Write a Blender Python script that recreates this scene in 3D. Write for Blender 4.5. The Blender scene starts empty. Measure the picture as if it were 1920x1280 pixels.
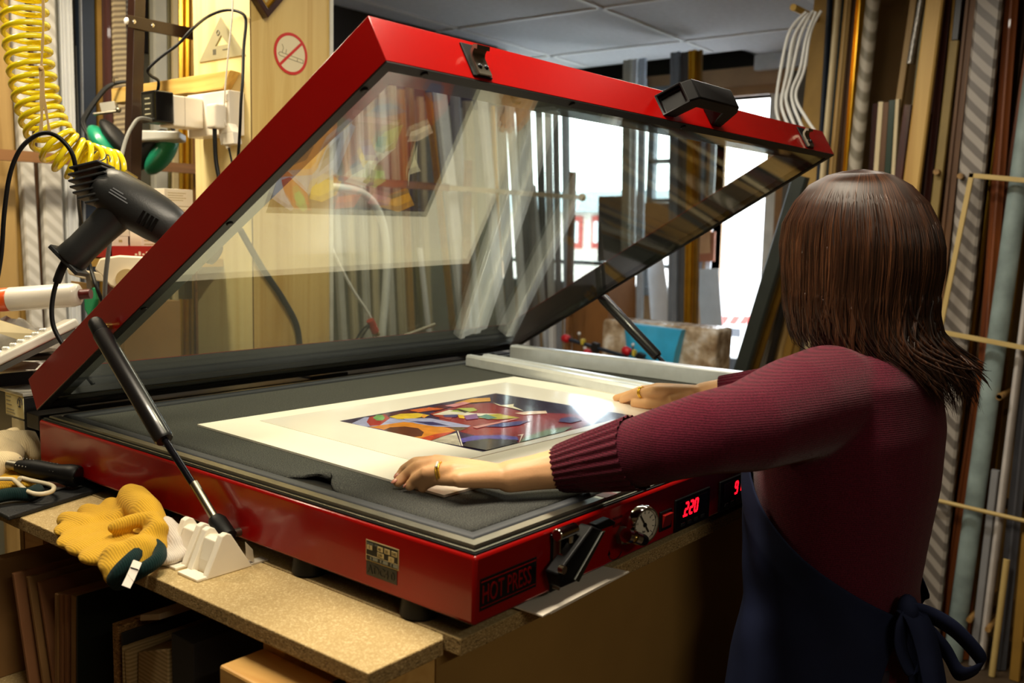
import bpy, bmesh, math, random
from mathutils import Vector as V, Matrix
random.seed(7)
PI = math.pi
SC = bpy.context.scene
COL = SC.collection
# ---------------------------------------------------------------- camera
CAM = V((-0.67208, -0.59186, 1.41174))
RX = V((0.635782385569008, -0.771555937725934, 0.021958897058729436))
RY = V((-0.07524700965498599, -0.09026884152943339, -0.9930707043241768))
RZ = V((0.7681918027017495, 0.6297245200949291, -0.11544861650555903))
FPX = 1755.02
cd = bpy.data.cameras.new('camera')
cam = bpy.data.objects.new('camera', cd); COL.objects.link(cam)
cd.sensor_width = 36.0; cd.lens = FPX / 1920 * 36.0; cd.clip_start = 0.05; cd.clip_end = 200
cam.matrix_world = Matrix(((RX.x, -RY.x, -RZ.x, CAM.x), (RX.y, -RY.y, -RZ.y, CAM.y), (RX.z, -RY.z, -RZ.z, CAM.z), (0, 0, 0, 1)))
cd.dof.use_dof = True; cd.dof.focus_distance = 1.36; cd.dof.aperture_fstop = 5.6
SC.camera = cam
# sight lines of the photograph, used to measure where things stand
def ray(x, y): return RX * ((x - 960) / FPX) + RY * ((y - 640) / FPX) + RZ
def onz(x, y, z): d = ray(x, y); return CAM + d * ((z - CAM.z) / d.z)
def ony(x, y, Y): d = ray(x, y); return CAM + d * ((Y - CAM.y) / d.y)
def onx(x, y, X): d = ray(x, y); return CAM + d * ((X - CAM.x) / d.x)
def atd(x, y, D): return CAM + ray(x, y) * D
# ---------------------------------------------------------------- materials
MATS = {}
def hexlin(h):
    h = h.lstrip('#'); o = []
    for i in (0, 2, 4):
        c = int(h[i:i+2], 16) / 255.0
        o.append(c / 12.92 if c <= 0.04045 else ((c + 0.055) / 1.055) ** 2.4)
    return (o[0], o[1], o[2], 1.0)
def scalec(c, k): return (min(1, c[0]*k), min(1, c[1]*k), min(1, c[2]*k), 1.0)
def mixc(a, b, t): return tuple(a[i]*(1-t)+b[i]*t for i in range(3)) + (1.0,)
def new_mat(name):
    m = bpy.data.materials.new(name); m.use_nodes = True
    nt = m.node_tree; b = nt.nodes['Principled BSDF']
    return m, nt, b
def nd(nt, typ, **kw):
    n = nt.nodes.new(typ)
    for k, v in kw.items():
        if k in n.inputs: n.inputs[k].default_value = v
        else: setattr(n, k, v)
    return n
def coords(nt, scale=(1, 1, 1), rot=(0, 0, 0)):
    tc = nt.nodes.new('ShaderNodeTexCoord'); mp = nt.nodes.new('ShaderNodeMapping')
    mp.inputs['Scale'].default_value = scale; mp.inputs['Rotation'].default_value = rot
    nt.links.new(tc.outputs['Object'], mp.inputs['Vector']); return mp.outputs['Vector']
def ramp(nt, fac, stops):
    r = nt.nodes.new('ShaderNodeValToRGB'); e = r.color_ramp.elements
    while len(e) < len(stops): e.new(0.5)
    for i, (p, c) in enumerate(stops): e[i].position = p; e[i].color = c
    nt.links.new(fac, r.inputs['Fac']); return r.outputs['Color']
def bump(nt, b, h, strength=0.3, dist=0.001):
    n = nt.nodes.new('ShaderNodeBump'); n.inputs['Strength'].default_value = strength; n.inputs['Distance'].default_value = dist
    nt.links.new(h, n.inputs['Height']); nt.links.new(n.outputs['Normal'], b.inputs['Normal'])
def P(name, col, rough=0.5, metal=0.0, spec=0.5, coat=0.0, var=0.12, nscale=12, bs=0.0, bscale=80, emit=0.0, sheen=0.0, trans=0.0, alpha=1.0):
    """plain surface with slight noise in its colour and an optional bump"""
    if name in MATS: return MATS[name]
    m, nt, b = new_mat(name); c = hexlin(col) if isinstance(col, str) else col
    v = coords(nt)
    n = nd(nt, 'ShaderNodeTexNoise', Scale=nscale, Detail=4.0); nt.links.new(v, n.inputs['Vector'])
    nt.links.new(ramp(nt, n.outputs['Fac'], [(0.3, scalec(c, 1-var)), (0.7, scalec(c, 1+var))]), b.inputs['Base Color'])
    b.inputs['Roughness'].default_value = rough; b.inputs['Metallic'].default_value = metal
    b.inputs['Specular IOR Level'].default_value = spec; b.inputs['Coat Weight'].default_value = coat; b.inputs['Coat Roughness'].default_value = 0.06
    b.inputs['Sheen Weight'].default_value = sheen; b.inputs['Transmission Weight'].default_value = trans; b.inputs['Alpha'].default_value = alpha
    if emit: b.inputs['Emission Color'].default_value = c; b.inputs['Emission Strength'].default_value = emit
    if bs:
        n2 = nd(nt, 'ShaderNodeTexNoise', Scale=bscale, Detail=3.0); nt.links.new(v, n2.inputs['Vector']); bump(nt, b, n2.outputs['Fac'], bs, 0.002)
    MATS[name] = m; return m
def WOOD(name, c1, c2, axis='z', scale=1.0, rough=0.55, coat=0.0, knots=False, stretch=14):
    if name in MATS: return MATS[name]
    m, nt, b = new_mat(name)
    s = [28*scale]*3; s['xyz'.index(axis)] = 28*scale/stretch
    v = coords(nt, tuple(s))
    n = nd(nt, 'ShaderNodeTexNoise', Scale=1.0, Detail=6.0, Distortion=1.2); nt.links.new(v, n.inputs['Vector'])
    col = ramp(nt, n.outputs['Fac'], [(0.32, hexlin(c2)), (0.52, hexlin(c1)), (0.75, mixc(hexlin(c1), hexlin(c2), 0.45))])
    nt.links.new(col, b.inputs['Base Color'])
    b.inputs['Roughness'].default_value = rough; b.inputs['Coat Weight'].default_value = coat
    bump(nt, b, n.outputs['Fac'], 0.15, 0.001)
    MATS[name] = m; return m
def CHIP(name, base, dark, light, scale=260, edge=False):
    if name in MATS: return MATS[name]
    m, nt, b = new_mat(name); v = coords(nt, (1, 1, 2.0) if edge else (1, 1, 1))
    vo = nd(nt, 'ShaderNodeTexVoronoi', Scale=scale); nt.links.new(v, vo.inputs['Vector'])
    n = nd(nt, 'ShaderNodeTexNoise', Scale=scale*0.35, Detail=5.0); nt.links.new(v, n.inputs['Vector'])
    sep = nt.nodes.new('ShaderNodeSeparateColor'); nt.links.new(vo.outputs['Color'], sep.inputs['Color'])
    mx = nd(nt, 'ShaderNodeMath', operation='MULTIPLY_ADD'); nt.links.new(sep.outputs['Red'], mx.inputs[0]); mx.inputs[1].default_value = 0.5; nt.links.new(n.outputs['Fac'], mx.inputs[2])
    lo = 0.42 if edge else 0.30
    col = ramp(nt, mx.outputs[0], [(lo, hexlin(dark)), (lo+0.16, hexlin(base)), (0.85, hexlin(base)), (1.0, hexlin(light))])
    nt.links.new(col, b.inputs['Base Color']); b.inputs['Roughness'].default_value = 0.75
    bump(nt, b, mx.outputs[0], 0.5 if edge else 0.1, 0.001)
    MATS[name] = m; return m
def KNIT(name, c1, c2, scale=420, ribdir=None, rough=0.95, strength=0.6):
    """knitted yarn: fine waves both ways"""
    if name in MATS: return MATS[name]
    m, nt, b = new_mat(name); v = coords(nt)
    w1 = nd(nt, 'ShaderNodeTexWave', Scale=scale/20, Distortion=1.5, bands_direction=ribdir or 'X'); w1.inputs['Detail'].default_value = 1.0; w1.inputs['Detail Scale'].default_value = 3.0
    nt.links.new(v, w1.inputs['Vector'])
    n = nd(nt, 'ShaderNodeTexNoise', Scale=scale, Detail=3.0); nt.links.new(v, n.inputs['Vector'])
    mx = nd(nt, 'ShaderNodeMath', operation='MULTIPLY_ADD'); nt.links.new(w1.outputs['Fac'], mx.inputs[0]); mx.inputs[1].default_value = 0.45
    n3 = nd(nt, 'ShaderNodeMath', operation='MULTIPLY'); nt.links.new(n.outputs['Fac'], n3.inputs[0]); n3.inputs[1].default_value = 0.9
    nt.links.new(n3.outputs[0], mx.inputs[2])
    nt.links.new(ramp(nt, mx.outputs[0], [(0.25, hexlin(c2)), (0.75, hexlin(c1))]), b.inputs['Base Color'])
    b.inputs['Roughness'].default_value = rough; b.inputs['Sheen Weight'].default_value = 0.06; b.inputs['Specular IOR Level'].default_value = 0.2
    bump(nt, b, mx.outputs[0], strength, 0.002)
    MATS[name] = m; return m
def STRIPE(name, c1, c2, scale=20, dirn='DIAGONAL', rough=0.4, rot=(0, 0, 0), soft=0.1):
    if name in MATS: return MATS[name]
    m, nt, b = new_mat(name); v = coords(nt, (1, 1, 1), rot)
    w = nd(nt, 'ShaderNodeTexWave', Scale=scale, Distortion=0.6, bands_direction=dirn); nt.links.new(v, w.inputs['Vector'])
    nt.links.new(ramp(nt, w.outputs['Fac'], [(0.5-soft, hexlin(c2)), (0.5+soft, hexlin(c1))]), b.inputs['Base Color'])
    b.inputs['Roughness'].default_value = rough
    MATS[name] = m; return m
def BRUSH(name, col, axis='y', rough=0.3):
    if name in MATS: return MATS[name]
    m, nt, b = new_mat(name); s = [400, 400, 400]; s['xyz'.index(axis)] = 4
    v = coords(nt, tuple(s)); n = nd(nt, 'ShaderNodeTexNoise', Scale=1.0, Detail=2.0); nt.links.new(v, n.inputs['Vector'])
    c = hexlin(col); nt.links.new(ramp(nt, n.outputs['Fac'], [(0.3, scalec(c, 0.8)), (0.7, scalec(c, 1.15))]), b.inputs['Base Color'])
    b.inputs['Metallic'].default_value = 1.0; b.inputs['Roughness'].default_value = rough
    bump(nt, b, n.outputs['Fac'], 0.06, 0.0005)
    MATS[name] = m; return m
def GLASS(name, tint='#f4f8f4', rough=0.0, refl=1.0, cloud=0.0):
    """thin sheet glass: clear with the Fresnel share mirrored"""
    if name in MATS: return MATS[name]
    m, nt, b = new_mat(name); nt.nodes.remove(b)
    out = nt.nodes['Material Output']
    tr = nd(nt, 'ShaderNodeBsdfTransparent', Color=hexlin(tint)); gl = nd(nt, 'ShaderNodeBsdfGlossy', Roughness=rough)
    fr = nd(nt, 'ShaderNodeFresnel', IOR=1.5); mu = nd(nt, 'ShaderNodeMath', operation='MULTIPLY'); mu.inputs[1].default_value = refl
    ge = nt.nodes.new('ShaderNodeNewGeometry'); io = nd(nt, 'ShaderNodeMath', operation='MULTIPLY_ADD'); io.inputs[1].default_value = 1/1.5-1.5; io.inputs[2].default_value = 1.5
    nt.links.new(ge.outputs['Backfacing'], io.inputs[0]); nt.links.new(io.outputs[0], fr.inputs['IOR'])
    nt.links.new(fr.outputs['Fac'], mu.inputs[0])
    mx = nt.nodes.new('ShaderNodeMixShader'); nt.links.new(mu.outputs[0], mx.inputs['Fac']); nt.links.new(tr.outputs[0], mx.inputs[1]); nt.links.new(gl.outputs[0], mx.inputs[2])
    res = mx
    if cloud:
        di = nd(nt, 'ShaderNodeBsdfDiffuse', Color=(0.75, 0.78, 0.78, 1)); m2 = nt.nodes.new('ShaderNodeMixShader'); m2.inputs['Fac'].default_value = cloud
        nt.links.new(mx.outputs[0], m2.inputs[1]); nt.links.new(di.outputs[0], m2.inputs[2]); res = m2
    nt.links.new(res.outputs[0], out.inputs['Surface'])
    MATS[name] = m; return m
# ---------------------------------------------------------------- mesh building
WORG = {}
class MB:
    def __init__(s): s.v = []; s.f = []; s.mi = []; s.cur = 0
    def add(s, vs, fs):
        o = len(s.v); s.v += [V(p) for p in vs]
        for f in fs: s.f.append([i + o for i in f]); s.mi.append(s.cur)
        return s
    def hexa(s, p):   # 8 corners, bottom ring then top ring
        return s.add(p, [(3, 2, 1, 0), (4, 5, 6, 7), (0, 1, 5, 4), (1, 2, 6, 5), (2, 3, 7, 6), (3, 0, 4, 7)])
    def box(s, a, b):
        x0, y0, z0 = [min(a[i], b[i]) for i in range(3)]; x1, y1, z1 = [max(a[i], b[i]) for i in range(3)]
        return s.hexa([(x0,y0,z0),(x1,y0,z0),(x1,y1,z0),(x0,y1,z0),(x0,y0,z1),(x1,y0,z1),(x1,y1,z1),(x0,y1,z1)])
    def obox(s, c, ax, ay, az):   # centre and three half-axis vectors
        c, ax, ay, az = V(c), V(ax), V(ay), V(az)
        return s.hexa([c-ax-ay-az, c+ax-ay-az, c+ax+ay-az, c-ax+ay-az, c-ax-ay+az, c+ax-ay+az, c+ax+ay+az, c-ax+ay+az])
    def loft(s, rings, closed=True, c0=True, c1=True):
        n = len(rings[0]); vs = [p for r in rings for p in r]; fs = []
        for k in range(len(rings)-1):
            for i in range(n if closed else n-1):
                j = (i+1) % n; fs.append((k*n+i, k*n+j, (k+1)*n+j, (k+1)*n+i))
        if closed and c0: fs.append(tuple(reversed(range(n))))
        if closed and c1: fs.append(tuple((len(rings)-1)*n+i for i in range(n)))
        return s.add(vs, fs)
    def prism(s, poly, d):   # planar polygon pushed along d
        d = V(d); return s.loft([[V(p) for p in poly], [V(p)+d for p in poly]])
    def tube(s, pts, r, n=10, up=None, flat=1.0, caps=True):
        pts = [V(p) for p in pts]; rings = []; m = len(pts)
        rr = r if isinstance(r, (list, tuple)) else [r]*m
        t0 = (pts[1]-pts[0]).normalized(); u = V(up) if up else (V((0,0,1)) if abs(t0.z) < 0.9 else V((1,0,0)))
        for i in range(m):
            t = (pts[min(i+1, m-1)]-pts[max(i-1, 0)])
            t = t.normalized() if t.length > 1e-9 else t0
            u = (u - t*u.dot(t)); u = u.normalized() if u.length > 1e-6 else t.orthogonal().normalized()
            w = t.cross(u)
            rings.append([pts[i] + u*(math.cos(2*PI*k/n)*rr[i]*flat) + w*(math.sin(2*PI*k/n)*rr[i]) for k in range(n)])
        return s.loft(rings, True, caps, caps)
    def cyl(s, a, b, r, n=20, r2=None):
        return s.tube([a, b], [r, r if r2 is None else r2], n)
    def lathe(s, prof, org, axis=(0,0,1), n=24, caps=True):   # prof: (radius, height)
        a = V(axis).normalized(); u = a.orthogonal().normalized(); w = a.cross(u); o = V(org)
        return s.loft([[o + a*h + (u*math.cos(2*PI*k/n) + w*math.sin(2*PI*k/n))*max(r, 1e-5) for k in range(n)] for r, h in prof], True, caps, caps)
    def ball(s, c, r, n=14, sc=(1,1,1)):
        c = V(c); m = n//2+1; rings = []
        for i in range(m+1):
            th = PI*i/m; rad = max(math.sin(th), 0.01)
            rings.append([c + V((rad*math.cos(2*PI*k/n)*r*sc[0], rad*math.sin(2*PI*k/n)*r*sc[1], -math.cos(th)*r*sc[2])) for k in range(n)])
        return s.loft(rings)
    def build(s, name, mat, parent=None, org=None, smooth=None, bevel=0, seg=2, sub=0, remesh=0, label=None, rlx=0, solid=0):
        if org is None:
            if parent is not None: org = WORG[parent.name]
            else:
                xs = [p.x for p in s.v]; ys = [p.y for p in s.v]; zs = [p.z for p in s.v]
                org = V(((min(xs)+max(xs))/2, (min(ys)+max(ys))/2, min(zs)))
        org = V(org); me = bpy.data.meshes.new(name)
        me.from_pydata([tuple(p-org) for p in s.v], [], s.f)
        ml = mat if isinstance(mat, (list, tuple)) else [mat]
        for m in ml: me.materials.append(m)
        for i, p in enumerate(me.polygons): p.material_index = s.mi[i] if s.mi[i] < len(ml) else 0
        bm = bmesh.new(); bm.from_mesh(me); bmesh.ops.recalc_face_normals(bm, faces=bm.faces); bm.to_mesh(me); bm.free()
        o = bpy.data.objects.new(name, me); COL.objects.link(o)
        if parent is not None: o.parent = parent; o.location = org - WORG[parent.name]
        else: o.location = org
        WORG[o.name] = org
        if smooth is not None:
            me.shade_smooth()
            if smooth < 180: me.set_sharp_from_angle(angle=math.radians(smooth))
        if remesh:
            r = o.modifiers.new('remesh', 'REMESH'); r.mode = 'VOXEL'; r.voxel_size = remesh; r.use_smooth_shade = True
        if rlx:
            r = o.modifiers.new('smooth', 'SMOOTH'); r.iterations = rlx; r.factor = 0.5
        if solid:
            r = o.modifiers.new('solid', 'SOLIDIFY'); r.thickness = solid; r.offset = 0
        if bevel:
            b = o.modifiers.new('bevel', 'BEVEL'); b.width = bevel; b.segments = seg; b.limit_method = 'ANGLE'; b.angle_limit = math.radians(35)
        if sub:
            q = o.modifiers.new('sub', 'SUBSURF'); q.levels = sub; q.render_levels = sub
        if label: o['label'] = label
        return o
def tag(o, label, cat, group=None):
    o['label'] = label; o['category'] = cat
    if group: o['group'] = group
    return o
def thing(name, loc, label, cat, group=None):
    o = bpy.data.objects.new(name, None); o.empty_display_size = 0.05; COL.objects.link(o); o.location = loc; WORG[o.name] = V(loc)
    return tag(o, label, cat, group)
def struct(o): o['kind'] = 'structure'; return o
def box(name, a, b, mat, parent=None, bevel=0.0, **kw): return MB().box(a, b).build(name, mat, parent, bevel=bevel, **kw)
def smoothpath(pts, k=8, closed=False):
    """Catmull-Rom through the points"""
    pts = [V(p) for p in pts]; n = len(pts); out = []
    for i in range(n if closed else n-1):
        if closed: a, b, c, d = pts[i-1], pts[i], pts[(i+1) % n], pts[(i+2) % n]
        else: a, b, c, d = pts[max(i-1, 0)], pts[i], pts[i+1], pts[min(i+2, n-1)]
        for j in range(k):
            t = j/k; out.append(0.5*((2*b) + (c-a)*t + (2*a-5*b+4*c-d)*t*t + (3*b-a-3*c+d)*t**3))
    if not closed: out.append(pts[-1])
    return out
def text_mb(txt, size, org, ux, uy, depth=0.0006, sx=1.0, bold=0.0):
    """lettering as mesh, baseline at org, running along ux with uy up"""
    cu = bpy.data.curves.new('txt', 'FONT'); cu.body = txt; cu.size = size; cu.extrude = depth; cu.offset = bold; cu.resolution_u = 3
    ob = bpy.data.objects.new('txt', cu); COL.objects.link(ob)
    dg = bpy.context.evaluated_depsgraph_get(); dg.update(); me = bpy.data.meshes.new_from_object(ob.evaluated_get(dg))
    ux, uy = V(ux).normalized(), V(uy).normalized(); uz = ux.cross(uy); org = V(org)
    mb = MB(); mb.add([org + ux*(v.co.x*sx) + uy*v.co.y + uz*v.co.z for v in me.vertices], [tuple(p.vertices) for p in me.polygons])
    bpy.data.objects.remove(ob); bpy.data.curves.remove(cu); bpy.data.meshes.remove(me)
    return mb
# ---------------------------------------------------------------- the vacuum press
Z0 = 1.02; W = 1.2284; D = 0.9533; H = 0.072; TH = 0.52268
ZB = 0.9984            # worktop surface
LO = V((0, D+0.0056, Z0+H+0.0151)); EU = V((0, -math.cos(TH), math.sin(TH))); EV = V((0, math.sin(TH), math.cos(TH))); EX = V((1, 0, 0))
def lid(x, u, v): return LO + EX*x + EU*u + EV*v
red = P('red_enamel', '#8c0907', rough=0.22, spec=0.25, coat=0.18, var=0.06, nscale=6, bs=0.05, bscale=300)
black = P('black_plastic', '#0d0d0e', rough=0.45, var=0.25, spec=0.2)
blackg = P('black_gloss', '#08080a', rough=0.18, var=0.2, coat=0.5)
rubber = P('grey_rubber', '#303338', rough=0.6, var=0.1)
alu = P('bright_aluminium', '#e4e8ee', rough=0.32, metal=0.4, var=0.05, nscale=40)
silver = P('silver_strip', '#a9a597', rough=0.34, metal=1.0, var=0.12, nscale=30)
chrome = P('chrome', '#c9c7c2', rough=0.12, metal=1.0, var=0.05)
steel = P('dull_steel', '#8b8678', rough=0.36, metal=1.0, var=0.12)
darksteel = P('dark_steel', '#25272a', rough=0.35, metal=0.8, var=0.2)
brass = P('brass_fitting', '#c8ab62', rough=0.25, metal=1.0)
white_pl = P('white_plastic', '#e9e2d4', rough=0.38, var=0.04)
def FOAM():
    m, nt, b = new_mat('grey_foam'); v = coords(nt)
    n = nd(nt, 'ShaderNodeTexNoise', Scale=700.0, Detail=4.0); nt.links.new(v, n.inputs['Vector'])
    nt.links.new(ramp(nt, n.outputs['Fac'], [(0.35, hexlin('#2d2e2e')), (0.55, hexlin('#474845')), (0.72, hexlin('#68675f'))]), b.inputs['Base Color'])
    b.inputs['Roughness'].default_value = 0.95; b.inputs['Specular IOR Level'].default_value = 0.15
    bump(nt, b, n.outputs['Fac'], 0.5, 0.001); return m
foam_m = FOAM()
press = thing('vacuum_press', (W/2, D/2, Z0), 'big red vacuum hot press with its glass lid raised on the chipboard bench', 'press')
base = MB().box((0, 0, Z0), (W, D, Z0+H)).build('base_cabinet', red, press, bevel=0.004, seg=3, smooth=40)
MB().box((0.004, 0.004, Z0-0.0012), (W-0.004, D-0.004, Z0-0.0001)).build('underside', black, press)  # black plate added to cut bounce light and deepen the shade underneath
def rect_ring(s, z, x0=0, y0=0, x1=W, y1=D): return [V((x0+s, y0+s, z)), V((x1-s, y0+s, z)), V((x1-s, y1-s, z)), V((x0+s, y1-s, z))]
ZT = Z0 + H
def rim(prof, name, mat, label=None, smooth=None):
    return MB().loft([rect_ring(s, ZT+z) for s, z in prof+[prof[0]]], True, False, False).build(name, mat, press, smooth=smooth, label=label)
rim([(0.003, -0.002), (0.003, 0.0018), (0.0245, 0.0018), (0.0245, -0.002)], 'gasket', black, 'black rubber gasket line')
rim([(0.0055, 0.0015), (0.0055, 0.0032), (0.0075, 0.0032), (0.0075, 0.0015)], 'silver_bead', silver)
rim([(0.0115, -0.001), (0.0115, 0.004), (0.0125, 0.0065), (0.0245, 0.0065), (0.0255, 0.004), (0.0255, -0.001)], 'clamp_rail', silver, 'bare metal clamping rail round the bed')
sp = [(0.0255+0.0085-0.0085*math.cos(a), 0.001+0.0085*math.sin(a)) for a in [i*PI/10 for i in range(11)]]
rim(sp, 'seal_tube', rubber, 'grey rubber vacuum seal tube', smooth=60)
# foam bed, pushed up in a fold near the seal in front of the strut
nx, ny = 60, 52; vs = []; fs = []
fx0, fy0, fx1, fy1 = 0.0545, 0.0545, W-0.05, D+0.018
for j in range(ny+1):
    for i in range(nx+1):
        x = fx0+(fx1-fx0)*i/nx; y = fy0+(fy1-fy0)*j/ny; z = ZT+0.0002
        e = math.exp(-((y-0.325)/0.028)**2)
        if i == 0: x += 0.030*e
        if i <= 3: z += 0.011*e*(1-i/4.0)
        vs.append((x, y, z))
for j in range(ny):
    for i in range(nx): a = j*(nx+1)+i; fs.append((a, a+1, a+nx+2, a+nx+1))
MB().add(vs, fs).build('foam_bed', foam_m, press, smooth=180, solid=0.004, label='speckled dark grey foam bed')
MB().box((0.043, 0.043, ZT-0.02), (W-0.043, D+0.02, ZT-0.0065)).build('platen', black, press)
MB().box((0.040, 0.040, ZT+0.0001), (W-0.040, D-0.0, ZT+0.0006)).build('bed_tray', black, press)
MB().box((0.03, D-0.004, ZT-0.02), (W-0.03, D+0.045, ZT-0.0066)).build('rear_ledge', black, press)
# lid: red frame, black liner, glass
def lring(s, v): return [lid(s, D-s, v), lid(W-s, D-s, v), lid(W-s, s, v), lid(s, s, v)]
T = 0.0551
lidf = MB().loft([lring(s, v) for s, v in [(0.003, 0.0), (0, 0.0), (0, T), (0.041, T), (0.041, T-0.0015), (0.003, T-0.0015), (0.003, 0.0)]], True, False, False).build('lid_frame', red, press, bevel=0.0022, seg=3, smooth=40)
MB().loft([lring(s, v) for s, v in [(0.003, 0.0062), (0.041, 0.0062), (0.041, T-0.0015), (0.0032, T-0.0015), (0.003, 0.0062)]], True, False, False).build('lid_liner', P('liner_grey', '#24272b', rough=0.28, coat=0.2), lidf, label='black inner walls of the lid frame')
MB().loft([lring(s, v) for s, v in [(0.0005, 0.006), (0.0005, -0.0015), (0.0135, -0.0015), (0.0135, 0.006), (0.0005, 0.006)]], True, False, False).build('edge_strip', black, lidf, label='black strip holding the glass edge')
MB().loft([lring(0.0137, 0.0), lring(0.0137, 0.006)]).build('glass_pane', GLASS('lid_glass', '#f7faf4', refl=1.5), lidf, label='clear glass sheet')
for x, u in [(0.007, 0.905), (0.007, 0.62), (0.007, 0.38), (0.06, D-0.007), (0.33, D-0.007), (0.62, D-0.007)]:
    MB().lathe([(0.0045, 0), (0.0045, 0.0014), (0.0032, 0.0022)], lid(x, u, -0.0013), -EV, 12).build('screw', black, lidf)
MB().box((0.002, D+0.003, ZT-0.02), (W-0.002, D+0.05, ZT+0.006)).build('hinge_rail', black, press, bevel=0.002)
for x in (0.12, 0.61, 1.1):
    MB().box((x-0.05, D+0.004, ZT-0.006), (x+0.05, D+0.05, ZT+0.012)).build('hinge', black, press, bevel=0.003)
# catches and handle on the lid front
def fr(x, v, o): return lid(x, D, v) + EU*o
for cx in (0.1505, 1.105):
    c = MB().obox(fr(cx, 0.026, 0.0012), EX*0.0165, EV*0.0225, EU*0.0012).build('catch_plate', black, lidf, bevel=0.001)
    m = MB(); prof = [(0.0, 0.0), (0.024, 0.0), (0.030, 0.003), (0.034, 0.011), (0.030, 0.016), (0.026, 0.013), (0.029, 0.010), (0.027, 0.006), (0.023, 0.0035), (0.0, 0.0035)]
    m.prism([fr(cx-0.010, 0.005+a, 0.0024+b) for a, b in prof], EX*0.022)
    h = m.build('catch_hook', steel, c, smooth=40)
    for dx in (-0.004, 0.007): MB().lathe([(0.0036, 0), (0.0032, 0.0012), (0.0016, 0.0022)], fr(cx+dx, 0.0155, 0.0058), EU, 14).build('rivet', darksteel, c, smooth=40)
m = MB()
for side in (0.0055, 0.0365):
    pass
arch = [(0.556, 0.0), (0.590, 0.0), (0.606, 0.030), (0.690, 0.030), (0.705, 0.0), (0.738, 0.0), (0.727, 0.040), (0.712, 0.052), (0.584, 0.052), (0.571, 0.040)]
prof_o = [fr(x, 0.006, o) for x, o in arch]
hn = (EX*-0.040+EU*0.0152).normalized(); mh = MB(); B2 = [p+EV*0.034 for p in prof_o]; nn = len(prof_o)
mh.add(prof_o+B2, [tuple(range(nn)), tuple(range(nn, 2*nn))]+[(i, i+1, nn+i+1, nn+i) for i in range(nn-1)])
q0 = [prof_o[9], prof_o[0], B2[0], B2[9]]; qc = sum(q0, V((0, 0, 0)))/4; q1 = [qc+(p-qc)*0.84 for p in q0]; q2 = [p-hn*0.012 for p in q1]
mh.loft([q0, q1, q2], True, False, True)
hd = mh.build('handle', black, lidf, bevel=0.0025, smooth=40, label='black plastic carrying handle')
# gas struts
strutm = P('strut_black', '#121113', rough=0.33, var=0.15, coat=0.3)
for xs, xo in ((-0.020, 1), (W+0.020, -1)):
    def at(px, py):
        p = onx(px, py, -0.020); return V((xs, p.y, p.z))
    top, mid, end = at(183, 612), at(309, 825), at(405, 975); foot = at(424, 1003)
    d = (mid-top).normalized()
    st = MB().tube([top+d*0.012, top+d*0.016, mid-d*0.004, mid], [0.0095, 0.0128, 0.0128, 0.011], 24).build('gas_strut', strutm, press, smooth=35)
    MB().tube([top-d*0.012, top-d*0.008, top+d*0.020, top+d*0.024], [0.0085, 0.0105, 0.0118, 0.0100], 20).build('strut_cap', black, st, smooth=35)
    MB().cyl(mid-d*0.01, end, 0.0047, 16).build('rod', P('strut_rod', '#1b1a22', rough=0.2, metal=0.7), st, smooth=35)
    MB().cyl(end-d*0.062, end, 0.0056, 16).build('rod_sleeve', steel, st, smooth=35)
    MB().tube([end-d*0.004, end+d*0.004, foot+d*0.004, foot+d*0.010], [0.0085, 0.0125, 0.0125, 0.007], 18).build('end_fitting', black, st, smooth=35)
    MB().cyl(top+V((0, 0, 0)), top+V((xo*0.021, 0, 0)), 0.0045, 14).build('pivot_stud', brass, st, smooth=35)
    MB().cyl(foot, foot+V((xo*0.021, 0, 0)), 0.0052, 14).build('pivot_stud', steel, st, smooth=35)
# feet
for x in (0.0225, W-0.0225):
    for y in (0.098, 0.285, 0.62, 0.88):
        MB().lathe([(0.020, 0), (0.0225, 0.003), (0.020, 0.0216+0.002)], (x, y, ZB), n=24).build('rubber_foot', black, press, smooth=40)
# rating plate and dealer sticker on the side
lbl = P('plate_black', '#0e0f10', rough=0.3, var=0.1); cream = P('plate_cream', '#c3b07c', rough=0.5, var=0.05)
pl = MB().box((-0.0006, 0.1080, 1.0508), (0.001, 0.1597, 1.0742)).build('rating_plate', cream, press, label='black and cream rating plate')
MB().box((-0.0010, 0.1092, 1.0518), (-0.0002, 0.1585, 1.0732)).build('plate_field', lbl, pl)
m = MB()
for y0, z0, w, h in [(.1405,.0653,.0085,.0055),(.1295,.0653,.0085,.0055),(.1185,.0653,.0085,.0055),(.1570,.0640,.0080,.0050),(.1405,.0588,.0100,.0050),(.1230,.0582,.0085,.0055)]:
    m.box((-0.0014, y0-w, 1+z0), (-0.0008, y0, 1+z0+h))
m.box((-0.0013, 0.1092, 1.0573), (-0.0008, 0.1585, 1.0577))
m.build('plate_boxes', cream, pl)
m = MB()
for k in range(3): m.lathe([(0.0022, 0), (0.0022, 0.0004)], (-0.0009, 0.1500-0.016*k, 1.0548), (-1, 0, 0), 14); m.box((-0.0013, 0.1400-0.016*k, 1.0530), (-0.0009, 0.1500-0.016*k, 1.0566))
m.build('plate_badges', P('plate_grey', '#767a70', rough=0.5), pl)
m = MB()
for t, y, z in [('40', .1395, .0664), ('50', .1285, .0664), ('240', .1180, .0664), ('5', .1545, .0650), ('230', .1398, .0599), ('11', .1210, .0592)]:
    q = text_mb(t, 0.0046, (-0.0015, y, 1+z), (0, -1, 0), (0, 0, 1), 0.0001); m.add(q.v, q.f)
m.build('plate_figures', lbl, pl)
m = text_mb('MODEL NO', 0.0034, (-0.0013, 0.1575, 1.0697), (0, -1, 0), (0, 0, 1), 0.0001); m.build('plate_lettering', P('plate_grey', '#767a70'), pl)
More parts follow.
